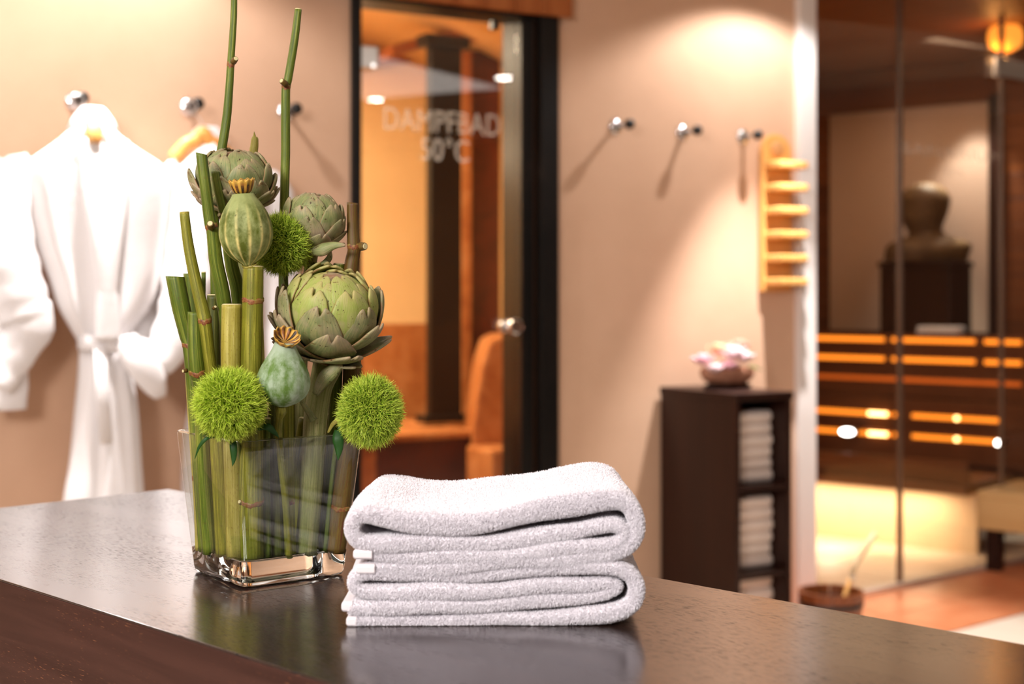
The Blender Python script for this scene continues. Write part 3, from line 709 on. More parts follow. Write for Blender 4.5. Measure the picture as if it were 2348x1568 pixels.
# ------------------------------------------------------------------ counter
CT=.984
A=Vector((.7083,-.7059,0)); Np=Vector((.706,.708,0))
C0=P(386,1121,.316*F/451); C0.z=CT
cang=math.atan2(A.y,A.x)   # local x runs from the far corner towards the lower right
mm=M('dark_oak_top',lin(38,24,20),.3,spec=.5)
v1=mm.coord(scale=(70,1100,60)); pores=mm.noise(v1,1.0,2,.5); gr=mm.noise(mm.coord(scale=(1.2,26,8)),1.5,5,.6,.4)
c1=mm.ramp(gr,[(.3,lin(34,21,17)),(.7,lin(52,34,28))]); pm=mm.ramp(pores,[(.57,BW(0)),(.64,BW(1))])
reg=mm.ramp(mm.noise(mm.coord(scale=(1.5,10,4)),1.2,3),[(.40,BW(0)),(.6,BW(1))])
pm=mm.mix(1.0,pm,reg,'MULTIPLY'); mm.col(mm.mix(pm,c1,lin(12,8,7)))
rg=mm.ramp(pm,[(0,BW(.24)),(1,BW(.75))]); mm.l(rg,mm.b.inputs['Roughness'])
mm.bump(gr,.06,.0006); mm.l(mm.ramp(pm,[(0,BW(.75)),(1,BW(.12))]),mm.b.inputs['Coat Weight']); mm.b.inputs['Coat Roughness'].default_value=.17
M_top=mm.m
mm=M('dark_oak_front',lin(52,30,24),.45,spec=.4)
v1=mm.coord(scale=(80,300,1200)); pores=mm.noise(v1,1.0,2,.5); gr=mm.noise(mm.coord(scale=(2,30,40)),1.5,5,.6,.5)
c1=mm.ramp(gr,[(.3,lin(52,27,21)),(.7,lin(72,43,35))]); pm=mm.ramp(pores,[(.66,BW(0)),(.72,BW(1))]); reg=mm.ramp(mm.noise(mm.coord(scale=(3,6,18)),1.2,4),[(.45,BW(0)),(.62,BW(1))])
pm=mm.mix(1.0,pm,reg,'MULTIPLY'); mm.col(mm.mix(pm,c1,lin(170,112,76))); mm.bump(gr,.2,.001); M_front=mm.m
ct=thing('reception_counter','dark stained oak counter with deep front edge carrying vase and towels','counter',(C0.x,C0.y,0),cang)
# local: x along A, y: C1 lies at -Np*.517 ; local y axis = rot90(A)
yl=Vector((-A.y,A.x,0)); sgn=yl.dot(Np)   # ~ +1
Wc=.517; TKc=.116; Lc=3.2
o=MB().box(0,Lc,-Wc,0,CT-.0022,CT).build('top_veneer',M_top,ct,bevel=.0008)
MB().box(.0,Lc,-Wc,-Wc+.02,CT-TKc,CT-.0024).build('front_edge',M_front,ct,bevel=.0012)
MB().box(.0,Lc,-.02,0,CT-TKc,CT-.0024).build('back_edge',M_front,ct,bevel=.0012)
MB().box(.0,.02,-Wc+.021,-.021,CT-TKc,CT-.0024).build('end_edge',M_front,ct,bevel=.0012)
MB().box(.021,Lc-.01,-Wc+.021,-.021,CT-TKc+.004,CT-.003).build('core_board',M_front,ct)
MB().box(.12,Lc-.1,-Wc+.075,-.075,.0,CT-TKc).build('base_cabinet',wood('cabinet_orange_wood',lin(176,104,44),lin(196,124,62),'z',.45),ct,bevel=.002)

# ------------------------------------------------------------------ vase
VC=Vector((-.274,1.602,CT)); VA=math.radians(38)
va=thing('glass_vase','clear square tapered glass vase with thick base holding the stems','vase',(VC.x,VC.y,CT+.0005),VA)
HV=.158
def ring(half,rc,z,n=6):
    out=[]
    for q,(sx,sy) in enumerate(((1,1),(-1,1),(-1,-1),(1,-1))):
        for i in range(n):
            a=q*PI/2+PI/2*i/(n-1); out.append(((half-rc)*sx+rc*math.cos(a),(half-rc)*sy+rc*math.sin(a),z))
    return out
def shell(rings,capb=True,capt=True):
    m=MB(); n=len(rings[0]); vs=[p for r in rings for p in r]
    fs=[(k*n+i,k*n+(i+1)%n,(k+1)*n+(i+1)%n,(k+1)*n+i) for k in range(len(rings)-1) for i in range(n)]
    if capb: fs.append(tuple(range(n-1,-1,-1)))
    if capt: m_=(len(rings)-1)*n; fs.append(tuple(range(m_,m_+n)))
    return m.add(vs,fs)
hb,ht=.0635,.0785
ho=lambda z: hb+(ht-hb)*z/HV
zb_=.022
# base: solid glass block with a dished upper face
base=[ring(hb-.006,.008,.0),ring(hb-.001,.010,.0012),ring(ho(.006),.010,.006),ring(ho(zb_+.006),.010,zb_+.006)]
inner=[ring(ho(zb_)-.0045-q[0],.010,zb_+q[1]) for q in ((.0,.008),(.0016,.0045),(.006,.0018),(.014,.0005),(.03,.0))]
base_m=shell(base+inner).build('thick_base',M_glass,va,smooth=True)
wallr=[ring(ho(z),.010,z) for z in (zb_+.007,.06,.10,.145,HV-.001)]+[ring(ho(HV)-.0012,.009,HV)]+[ring(ho(HV)-.0032,.009,HV)]+[ring(ho(z)-.0045,.009,z) for z in (HV-.001,.10,.06,zb_+.009)]
shell(wallr,False,False).build('vase_wall',M_vase,va,smooth=True)
rim=[ring(ho(HV)-.0005,.010,HV-.0004),ring(ho(HV)-.0006,.010,HV+.0009),ring(ho(HV)-.0022,.010,HV+.0016),ring(ho(HV)-.004,.009,HV+.0009),ring(ho(HV)-.0042,.009,HV-.0004)]
rim.append(rim[0]); shell(rim,False,False).build('rim',M_glass,va,smooth=True)
wz_=.052
shell([ring(ho(zb_+.009)-.0052-.012,.010,zb_+.0012),ring(ho(zb_+.009)-.0053,.009,zb_+.009),ring(ho(wz_)-.0053,.009,wz_)],True,True).build('water',M_water,va)

# ------------------------------------------------------------------ stems
def stem_mat(name,ca,cb,cc,sp=lin(96,48,24),rough=.45):
    m=M(name,ca,rough,spec=.35)
    uvv=m.coord('UV',(26,9,1)); st_=m.noise(uvv,1.2,4,.6,.2); big=m.noise(m.coord('Object',(9,9,12)),1.0,3)
    c=m.ramp(st_,[(.36,ca),(.5,cb),(.64,cc)]); c=m.mix(m.ramp(big,[(.4,BW(0)),(.65,BW(.65))]),c,ca)
    spn=m.noise(m.coord('UV',(44,150,1)),1.6,4,.7); c=m.mix(m.ramp(spn,[(.58,BW(0)),(.66,BW(.8))]),c,sp)
    m.col(c); m.bump(m.noise(m.coord('UV',(60,4,1)),1,3),.35,.0012); m.b.inputs['Subsurface Weight'].default_value=.0; return m.m
SM={'o':stem_mat('stem_olive',lin(96,98,22),lin(134,132,36),lin(172,164,66)),
    'g':stem_mat('stem_green',lin(68,86,20),lin(100,116,32),lin(142,148,60)),
    'd':stem_mat('stem_dark',lin(58,66,20),lin(86,90,30),lin(120,116,50),lin(70,34,18)),
    'y':stem_mat('stem_straw',lin(148,136,48),lin(176,164,76),lin(200,188,112)),
    'r':stem_mat('stem_reddish',lin(84,64,26),lin(112,92,36),lin(96,46,24),lin(96,30,16))}
M_cut=M('cut_stem_end',lin(214,200,150),.8).m
mm=M('node_ring',lin(140,66,34),.6); mm.col(mm.ramp(mm.noise(mm.coord(),260,4),[(.3,lin(84,40,20)),(.5,lin(140,82,40)),(.65,lin(132,120,50)),(.8,lin(186,140,84))])); M_node=mm.m
ZB=CT+zb_+.004
def path3(pts):
    out=[]
    for p in pts:
        if len(p)==4: x,y,Y,r=p; q=P(x,y,Y); out.append((q.x,q.y,q.z,r*Y/F))
        else:
            x,Y,r=p; out.append(((x-CX)/F*Y,Y,ZB,r*Y/F))
    return out
def stem(label,pts,m,nodes=(),tilt=0.0,bud=None,hollow=False,name='plant_stem',group='cut stems in the glass vase'):
    """pts from the top down; last point may be (x,Y,r) at the vase bottom"""
    q=path3(pts)[::-1]; r=thing(name,label,'stem',q[0][:3],0,group)
    sp=spline(q,6); MB().tube([p[:3] for p in sp],[p[3] for p in sp],18,ridge=.018,tilt_end=tilt).build('stalk',SM[m],r,world=True,smooth=True)
    T=Vector(sp[-1][:3])-Vector(sp[-2][:3]); T.normalize(); e=Vector(sp[-1][:3]); R=sp[-1][3]
    ax=Vector((0,0,1)).rotation_difference(T)
    if not tilt:
        prof=[(R*.97,-.0004),(R*.97,.0008),(R*.8,.0013),(R*.3,.001)] if not hollow else [(R*1.0,-.001),(R*1.02,.0015),(R*.7,.0018),(R*.62,-.0004),(R*.1,-.0008)]
        b=MB().lathe([(a*1.0,z) for a,z in prof],18).build('cut_end',M_cut if not hollow else SM['y'],r); b.rotation_mode='QUATERNION'; b.rotation_quaternion=ax; b.location=e-Vector(q[0][:3])
    for (x,y) in nodes:
        # nearest spline point
        best=min(range(len(sp)),key=lambda i:abs(CZ-(y-HY)/F*sp[i][1]-sp[i][2])); p=Vector(sp[best][:3]); R=sp[best][3]
        T=(Vector(sp[min(best+1,len(sp)-1)][:3])-Vector(sp[max(best-1,0)][:3])).normalized(); ax=Vector((0,0,1)).rotation_difference(T)
        vs=[];n=22;prof=[(.99,-.0026),(1.03,-.0018),(1.07,-.0006),(1.035,.0004),(1.08,.0013),(1.02,.0022),(.985,.0032)]
        for a_,z_ in prof:
            for i in range(n):
                a=2*PI*i/n; w_=.0011*math.sin(2*a+1)+.0007*math.sin(5*a)+.0004*math.sin(9*a+x); vs.append((R*a_*math.cos(a),R*a_*math.sin(a),z_+w_))
        fs=[(k*n+i,k*n+(i+1)%n,(k+1)*n+(i+1)%n,(k+1)*n+i) for k in range(6) for i in range(n)]
        b=MB().add(vs,fs).build('node',M_node,r,smooth=True); b.rotation_mode='QUATERNION'; b.rotation_quaternion=ax; b.location=p-Vector(q[0][:3])
    if bud:
        for (x,y,Y,rp,dx,dz) in bud:
            p=P(x,y,Y); rr=rp*Y/F; dr_=Vector((dx,-.75,dz)).normalized()
            b=MB().tube([p-dr_*rr*1.2,p-dr_*rr*.2,p+dr_*rr*.9,p+dr_*rr*1.15],[rr*1.15,rr*1.12,rr,rr*.92],14).build('side_shoot',SM['r'],r,world=True,smooth=True)
            c=MB().tube([p+dr_*rr*1.13,p+dr_*rr*1.3],[rr*.78,rr*.7],14).build('cut_end',M_cut,b); c.data.transform(Matrix.Translation(-Vector(q[0][:3])))
    return r
stem('tall thin green stem at the left, rising out of the top of the picture',[(537,-16,1.60,7),(536,40,1.60,7.5),(531,120,1.60,8),(529,150,1.60,8.5),(526,200,1.60,9),(520,270,1.60,10),(508,345,1.60,10.5),(497,388,1.60,11),(492,520,1.62,11),(500,900,1.63,11),(520,1.63,11)],'g',[(529,148)],bud=[(538,138,1.592,6.5,.5,.35)],tilt=.9)
stem('tall thin green stem with a bent top in the middle of the arrangement',[(684,22,1.64,8),(676,90,1.64,9),(661,180,1.64,9.5),(656,200,1.64,10),(655,270,1.64,10.5),(655,350,1.64,10.5),(653,430,1.64,10.5),(650,620,1.64,11),(655,1000,1.64,11),(660,1.63,11)],'g',[(656,203)],bud=[(650,189,1.630,6.5,-.5,.4)])
stem('short pointed yellow green stem tip behind the upper left artichoke',[(586,312,1.66,5),(584,330,1.66,9),(582,420,1.66,10),(600,900,1.66,10),(610,1.64,10)],'y',tilt=2.0)
stem('straight green stem in front of the upper left artichoke with a cut side shoot',[(462,352,1.53,12.5),(470,420,1.53,13),(482,510,1.535,13.5),(488,530,1.535,14.5),(496,600,1.54,16),(512,680,1.55,17),(520,760,1.56,16),(525,1000,1.575,15),(531,1.58,16)],'g',[(484,522)],bud=[(483,516,1.522,8,.05,.3)],tilt=.35)
stem('shorter green stem just left of the upper poppy pod',[(494,394,1.555,10),(502,440,1.555,10),(512,490,1.56,10),(520,540,1.57,12),(532,610,1.58,15),(548,690,1.59,16),(556,900,1.60,15),(556,1.60,16)],'g',[(513,500)],bud=[(507,494,1.548,5.5,-.6,.2)],tilt=.2)
stem('slim leaning olive stem with a hollow cut top left of the pods',[(423,489,1.54,11),(432,560,1.54,12),(448,640,1.54,13.5),(466,715,1.54,15),(471,742,1.54,15),(478,800,1.545,14),(489,900,1.555,14),(500,1100,1.56,14),(510,1.565,15)],'o',[(471,738)],hollow=True,bud=[(492,705,1.545,4,.6,.5)])
stem('thick green stem with a slanted cut at the far left',[(402,634,1.575,21),(415,700,1.575,21),(430,765,1.58,19),(436,800,1.58,16),(444,900,1.585,15),(458,1100,1.59,14),(470,1.595,14)],'g',[(433,792)],tilt=.25)
stem('pale green stem standing behind the leaning olive stem',[(438,627,1.63,17),(446,720,1.63,17),(455,900,1.63,16),(490,1.625,16)],'g',tilt=.1)
stem('thin straight stem sliver behind the leaning olive stem',[(467,625,1.65,5),(468,800,1.65,6),(490,1000,1.645,6),(515,1.645,7)],'g')
stem('short thick stem with brown ring and side bud at the left edge',[(447,716,1.55,16),(448,780,1.55,17),(452,845,1.553,19),(460,900,1.56,17),(470,1100,1.575,17),(482,1.58,17)],'g',[(451,855)],bud=[(424,850,1.556,4.5,-.7,-.1)],tilt=.12)
stem('thin yellowish stem at the left rim of the vase',[(428,800,1.59,7),(434,900,1.592,7),(440,990,1.595,7),(452,1150,1.598,8),(456,1.60,8)],'y',[(424,850),(452,1110)])
stem('dark short stem behind the leaning olive stem',[(489,677,1.61,14),(490,760,1.61,14),(494,900,1.61,14),(530,1.61,14)],'d')
stem('short thick straw yellow stem in the middle left of the arrangement',[(532,699,1.525,23),(531,780,1.525,23.5),(531,860,1.53,23),(534,1000,1.545,22),(541,1.548,21)],'y')
stem('thick upright stem with brown ring, carrying the upper poppy pod',[(581,612,1.52,23.5),(580,690,1.52,24),(578,800,1.522,24),(577,900,1.528,25),(578,1000,1.535,26),(576,1150,1.545,28),(576,1.552,29)],'o',[(580,688),(576,1158)],bud=[(553,1152,1.537,5.5,-.5,.4)])
stem('reddish brown stem with a side knob at the upper right',[(808,465,1.60,12.5),(809,520,1.60,13),(811,560,1.60,15),(812,575,1.60,15),(806,615,1.60,17),(803,700,1.60,18),(808,850,1.60,21),(800,1000,1.59,22),(782,1140,1.59,25),(766,1.59,26)],'r',[(812,566),(780,1163)],bud=[(830,565,1.598,9,.9,.0)],tilt=.1)
stem('cut white ended stem tip behind the large artichoke',[(777,606,1.60,13),(775,650,1.60,13),(770,900,1.60,14),(745,1.60,14)],'g')
stem('straight green stem below the lower poppy pod',[(664,900,1.56,12),(663,1000,1.56,12),(664,1150,1.56,12),(668,1.56,12)],'o',[(668,1148)])
stem('thin stem beside the thick middle stem in the vase',[(630,900,1.575,13),(628,1000,1.575,14),(632,1150,1.575,16),(637,1.573,17)],'d')
stem('slim stem leaning behind the vase front corner',[(600,930,1.60,14),(602,1100,1.60,14),(612,1.60,14)],'g')
stem('stem standing at the back right of the vase',[(735,900,1.63,20),(730,1050,1.63,20),(722,1.625,20)],'d')
stem('stem filling the back left of the vase',[(500,960,1.65,18),(520,1100,1.65,18),(545,1.65,18)],'d')
stem('stem filling the back middle of the vase',[(590,960,1.67,22),(610,1100,1.67,22),(640,1.665,22)],'d')
stem('olive stem between the left stems in the vase',[(492,900,1.55,15),(505,1050,1.555,15),(516,1.56,15)],'o')
stem('green stem behind the right corner of the vase',[(745,950,1.62,16),(740,1100,1.62,17),(742,1.615,17)],'o')
stem('dull stem pressed against the right front pane of the vase',[(700,960,1.60,15),(680,1100,1.60,15),(676,1.598,15)],'o')
stem('slim green stem right of the thick middle stem in the vase',[(612,960,1.56,9),(610,1100,1.56,10),(612,1.56,11)],'g')

# ------------------------------------------------------------------ artichokes
def bract_mat(name,g1,g2,pu):
    m=M(name,g1,.5,spec=.35); c=m.n('ShaderNodeTexCoord'); sx=m.n('ShaderNodeSeparateXYZ'); m.l(c.outputs['UV'],sx.inputs[0])
    u,v=sx.outputs[0],sx.outputs[1]
    base=m.ramp(v,[(0,g2),(.35,g1),(.7,g1),(1,pu)])
    streak=m.noise(m.coord('UV',(16,2.2,1)),1.4,4); base=m.mix(m.ramp(streak,[(.42,BW(0)),(.62,BW(.6))]),base,lin(176,166,112))
    big=m.noise(m.coord('Object',(38,38,38)),1.0,3); base=m.mix(m.ramp(big,[(.45,BW(0)),(.72,BW(.6))]),base,g2)
    big2=m.noise(m.coord('Object',(24,24,24),(1,2,.5)),1.0,3); base=m.mix(m.ramp(big2,[(.5,BW(0)),(.75,BW(.7))]),base,lin(186,158,138))
    # reddish edge and tip notch
    au=m.math('ABSOLUTE',m.math('SUBTRACT',u,.5)); e=m.math('MULTIPLY',m.math('SUBTRACT',au,.455,),22,True)
    tip=m.math('MULTIPLY',m.math('SUBTRACT',v,.93),9,True); cen=m.math('SUBTRACT',1,m.math('MULTIPLY',au,6,True)); tipc=m.math('MULTIPLY',m.math('MULTIPLY',m.math('SUBTRACT',v,.78),5,True),cen)
    f=m.math('MAXIMUM',m.math('MAXIMUM',m.math('MULTIPLY',e,.7),m.math('MULTIPLY',tip,.6)),m.math('MULTIPLY',tipc,.75))
    base=m.mix(f,base,lin(142,84,56))
    sp=m.noise(m.coord('Object',(210,210,210)),1.0,2); base=m.mix(m.ramp(sp,[(.66,BW(0)),(.72,BW(.9))]),base,lin(62,40,22))
    sp=m.noise(m.coord('Object',(70,70,140)),1.0,4,.7,1.2); base=m.mix(m.ramp(sp,[(.62,BW(0)),(.68,BW(.8))]),base,lin(104,72,34))
    m.col(base); m.bump(m.noise(m.coord('UV',(30,3,1)),1,3),.3,.0012); return m.m
M_br=bract_mat('bract_green',lin(124,136,84),lin(92,104,58),lin(164,138,118))
M_br2=bract_mat('bract_young',lin(152,166,78),lin(122,138,56),lin(182,166,108))
def artichoke(label,loc,R,tilt,yaw,rings,hs=1.0,seed=0,group='artichokes in the arrangement'):
    r=thing('artichoke',label,'artichoke',loc,0,group); r.rotation_euler=(tilt[0],tilt[1],yaw); rr=random.Random(seed)
    MB().lathe([(R*.80*math.sin(a),-R*.80*hs*math.cos(a)) for a in np.linspace(.05,PI-.05,14)],20).build('heart',M_br2 if False else M_br,r,smooth=True)
    for ri,(cnt,ab,at,rb,rt,wd,notch,young) in enumerate(rings):
        nu,nv=9,11; vs=[];uv=[]
        for j in range(nv):
            for i in range(nu):
                u=(i/(nu-1)-.5)*2; v=j/(nv-1)
                nt=notch*math.exp(-(u/.17)**2)+ .20*abs(u)**2.6
                vv=v*(1-nt*v*v)
                al=math.radians(ab+(at-ab)*vv); rad=R*(rb+(rt-rb)*vv**1.5)-R*.05*max(0,vv-.9)*3
                wv=wd*float(np.interp(vv,(0,.15,.35,.5,.65,.8,.92,1),(.5,.8,1,.97,.82,.60,.44,.32)))
                wv=max(wv,.10*wd)
                lat=u*wv*R
                x=rad*math.sin(al); z=-rad*math.cos(al)*hs
                # cup: lateral wraps round the axis
                ang=lat/max(x+.25*R,.3*R)
                xx=x*math.cos(ang)-(.10*R*u*u)*(.4+vv)*.3; yy=(x+.25*R)*math.sin(ang)
                # midrib
                xx+= .022*R*math.exp(-(u/.22)**2)*vv*(1-vv)*3 - .05*R*u*u*vv - .03*R*math.exp(-(u/.12)**2)*max(0,vv-.7)*3
                vs.append((xx,yy,z)); uv.append((u*.5+.5,vv))
        fs=[(j*nu+i,j*nu+i+1,(j+1)*nu+i+1,(j+1)*nu+i) for j in range(nv-1) for i in range(nu-1)]
        base=None
        for k in range(cnt):
            if base is None: base=MB().add(vs,fs,uv).build('bract',M_br2 if young else M_br,r,smooth=True,solid=R*.055,sub=1); o=base
            else: o=base.copy(); link(o,r)
            o.rotation_euler=(rr.uniform(-.05,.05),rr.uniform(-.06,.06),2*PI*(k+.5*(ri%2))/cnt+rr.uniform(-.07,.07)+ri*.21)
            s=rr.uniform(.95,1.05); o.scale=(s,s,s*rr.uniform(.96,1.05))
    return r
# (count, base angle, tip angle, base radius, tip radius, half width, notch, young)  angles measured from the bottom
BIG=[(6,4,62,.78,1.26,.44,.28,0),(6,18,80,.82,1.24,.48,.28,0),(6,32,101,.84,1.15,.50,.28,0),(6,50,122,.84,1.07,.49,.26,0),(6,68,141,.82,1.0,.46,.24,1),(5,88,156,.80,.93,.42,.22,1),(5,106,168,.78,.87,.32,.16,1)]
TIGHT=[(6,8,68,.82,1.16,.44,.24,0),(6,24,88,.83,1.12,.50,.24,0),(6,42,109,.83,1.07,.52,.22,0),(6,60,130,.82,1.02,.50,.2,0),(5,80,148,.80,.95,.46,.18,0),(5,100,164,.78,.88,.38,.14,0)]
sc=1.53/F
A3=artichoke('large open artichoke with spread lower leaves at the right centre',P(758,716,1.565),124*1.565/F,(.42,.06),.3,BIG,.92,3)
A1=artichoke('upper left artichoke behind the stems at the top of the arrangement',P(536,415,1.60),98*1.60/F,(.22,-.10),.9,TIGHT,.86,5)
A2=artichoke('upper right artichoke behind the green fluffy ball',P(718,508,1.60),78*1.6/F,(.22,.12),.2,TIGHT,.98,8)
def artstalk(root,pts,m='o',nm='stem'):
    q=spline(path3(pts)[::-1],6); o=MB().tube([p[:3] for p in q],[p[3] for p in q],18,ridge=.05).build(nm,SM[m],None,smooth=True)
    bpy.context.view_layer.update(); o.parent=root; o.matrix_parent_inverse=root.matrix_world.inverted(); return o
M_as=stem_mat('artichoke_stalk',lin(120,124,66),lin(150,150,92),lin(182,174,122),lin(96,62,36)); SM['a']=M_as
artstalk(A3,[(758,820,1.57,36),(748,850,1.57,31),(735,890,1.57,26),(725,950,1.57,26),(720,1020,1.57,25),(712,1150,1.572,24),(700,1.575,25)],'a')
artstalk(A2,[(716,580,1.60,14),(712,610,1.60,13),(700,700,1.60,13),(690,900,1.61,13),(690,1.61,13)],'a')
artstalk(A1,[(545,490,1.61,16),(556,600,1.62,16),(570,900,1.62,16),(580,1.62,16)],'a')
def strap(root,pts,wpx,m,nm='leaf',fold=.15,name=None):
    q=spline([(*P(x,y,Y),w_*Y/F) for (x,y,Y),w_ in zip(pts,wpx)],6); vs=[];uv=[]
    for i,p in enumerate(q):
        a=Vector(q[max(i-1,0)][:3]); b=Vector(q[min(i+1,len(q)-1)][:3]); T=(b-a).normalized(); V_=Vector((0,-1,0.15)); B=T.cross(V_).normalized(); Nn=B.cross(T)
        for u in (-1,-.5,0,.5,1): vs.append(tuple(Vector(p[:3])+B*(u*p[3])+Nn*(abs(u)*p[3]*-fold))); uv.append((u*.5+.5,i/len(q)))
    o=MB().add(vs,[(i*5+j,i*5+j+1,i*5+j+6,i*5+j+5) for i in range(len(q)-1) for j in range(4)],uv).build(nm,m,None,smooth=True,solid=.0006)
    bpy.context.view_layer.update(); o.parent=root; o.matrix_parent_inverse=root.matrix_world.inverted(); return o
strap(A2,[(702,577,1.575),(735,572,1.565),(765,562,1.565),(792,562,1.565)],[5,15,9,3],M_br,'stalk_leaf',.5)
strap(A2,[(716,606,1.59),(738,606,1.585),(754,592,1.585),(757,574,1.585)],[5,7,7,3],M_br,'stalk_leaf',.5)
strap(A3,[(722,905,1.545),(742,870,1.54),(762,850,1.54),(782,833,1.54)],[8,17,17,6],M_br,'stalk_leaf',.4)
strap(A3,[(720,965,1.545),(708,945,1.542),(694,925,1.54),(688,910,1.54)],[9,7,5,4],M_br,'stalk_leaf',.4)

# ------------------------------------------------------------------ poppy pods
def pod_mat(name,g,w_,rib,ribs,strong):
    m=M(name,g,.55,spec=.3); n1=m.noise(m.coord('Object',(55,55,26)),1.1,6,.65); n2=m.noise(m.coord('Object',(120,120,120)),1.0,4)
    c=m.ramp(m.math('ADD',m.math('MULTIPLY',n1,.75),m.math('MULTIPLY',n2,.25)),[(.43,g),(.60,w_)])
    cc=m.n('ShaderNodeTexCoord'); sx=m.n('ShaderNodeSeparateXYZ'); m.l(cc.outputs['UV'],sx.inputs[0])
    wv=m.math('ABSOLUTE',m.math('COSINE',m.math('MULTIPLY',sx.outputs[0],PI*ribs))); rm=m.math('POWER',wv,14.0)
    rm=m.math('MULTIPLY',rm,m.math('MULTIPLY',m.math('SUBTRACT',1.0,m.math('MULTIPLY',sx.outputs[1],1.05,True)),strong*1.6,True))
    rm=m.math('MULTIPLY',rm,m.ramp(n2,[(.3,BW(.3)),(.6,BW(1))]))
    c=m.mix(rm,c,rib); c=m.mix(m.ramp(sx.outputs[1],[(.72,BW(0)),(.93,BW(.8))]),c,w_)
    sp=m.noise(m.coord('Object',(150,150,150),(3,1,2)),1.0,3); c=m.mix(m.ramp(sp,[(.68,BW(0)),(.74,BW(.8))]),c,lin(62,66,22))
    m.col(c); m.bump(n2,.12,.001); return m.m
def pod(label,cx,cy,Y,wpx,hpx,m,tilt,crown_tilt,crown_w,shape=None,group='poppy seed pods',flare=.4):
    k=Y/F; R=wpx/2*k; Hh=hpx*k; base=P(cx,cy+hpx/2,Y); r=thing('poppy_pod',label,'seed pod',base,0,group); r.rotation_euler=tilt
    ts=np.linspace(0,1,34); sh_=np.array(shape); q_=spline(shape,8); q_=np.array(q_)
    rs=np.interp(ts,q_[:,0],q_[:,1])*R; prof=[(a_,Hh*t) for a_,t in zip(rs,ts)]
    MB().lathe([(float(a),z) for a,(b,z) in zip(rs,prof)],64,rib=13,ribamp=.028).build('capsule',m,r,smooth=True)
    # fluted crown
    cw=crown_w/2*k; n=72; vs=[];uv=[]
    for j,(f,z) in enumerate(((.30,-.001),(.5,.0005),(.72,.0025),(.9,.006*flare*2.2),(1.0,.010*flare*2.2),(1.02,.0105*flare*2.2+.001),(.92,.0095*flare*2.2),(.7,.0055*flare*2),(.4,.0025),(.08,.0015))):
        for i in range(n):
            a=2*PI*i/n; w_=math.cos(12*a); q=f*(1+.035*w_*(f>.8)); zz=z+ (.0009*w_ if j>=6 and f>.2 else 0)+(.0009*w_*(f>.85)); vs.append((cw*q*math.cos(a),cw*q*math.sin(a),zz)); uv.append((i/n,f))
    fs=[(k2*n+i,k2*n+(i+1)%n,(k2+1)*n+(i+1)%n,(k2+1)*n+i) for k2 in range(9) for i in range(n)]+[tuple(range(9*n,10*n))]
    o=MB().add(vs,fs,uv).build('crown',M_crown,r,smooth=True); o.location=(0,0,Hh*1.0); o.rotation_euler=crown_tilt
    return r
mm=M('crown_gold',lin(190,140,50),.55); cc=mm.n('ShaderNodeTexCoord'); sx=mm.n('ShaderNodeSeparateXYZ'); mm.l(cc.outputs['UV'],sx.inputs[0])
wv=mm.math('COSINE',mm.math('MULTIPLY',sx.outputs[0],2*PI*12)); c=mm.ramp(mm.math('ADD',mm.math('MULTIPLY',wv,.5),.5),[(.25,lin(206,160,60)),(.45,lin(140,100,38)),(.62,lin(40,28,12))])
c=mm.mix(mm.ramp(sx.outputs[1],[(.9,BW(0)),(1,BW(.85))]),c,lin(214,170,70)); mm.col(mm.mix(mm.ramp(mm.noise(mm.coord(),150,3),[(.45,BW(0)),(.7,BW(.6))]),c,lin(176,104,40))); M_crown=mm.m
M_p1=pod_mat('pod_yellow_green',lin(84,94,24),lin(148,156,96),lin(216,200,126),13,1.0)
M_p2=pod_mat('pod_blue_green',lin(88,118,46),lin(160,176,150),lin(150,168,130),13,.12)
p1=pod('upper poppy pod, yellow green with pale stripes, standing on a thick stem',569,527,1.515,122,165,M_p1,(.02,-.07,.2),(.12,-.05,0),58,shape=[(0,.20),(.035,.26),(.08,.46),(.16,.70),(.28,.91),(.42,1.0),(.55,.985),(.68,.90),(.80,.75),(.90,.57),(.96,.45),(1,.40)],flare=.62)
p2=pod('lower poppy pod, bluish green with an open golden crown',648,858,1.50,122,146,M_p2,(.10,0,.5),(.62,.02,0),62,shape=[(0,.22),(.03,.40),(.08,.62),(.17,.85),(.28,.97),(.38,1.0),(.50,.96),(.63,.84),(.76,.67),(.87,.51),(.95,.42),(1,.38)],flare=.42)
artstalk(p2,[(646,930,1.50,10),(645,940,1.503,13),(643,950,1.508,10),(641,962,1.515,8),(640,1010,1.53,8),(655,1150,1.545,8),(662,1.55,8)],'o')
artstalk(p1,[(572,606,1.515,17),(574,616,1.517,13)],'y')

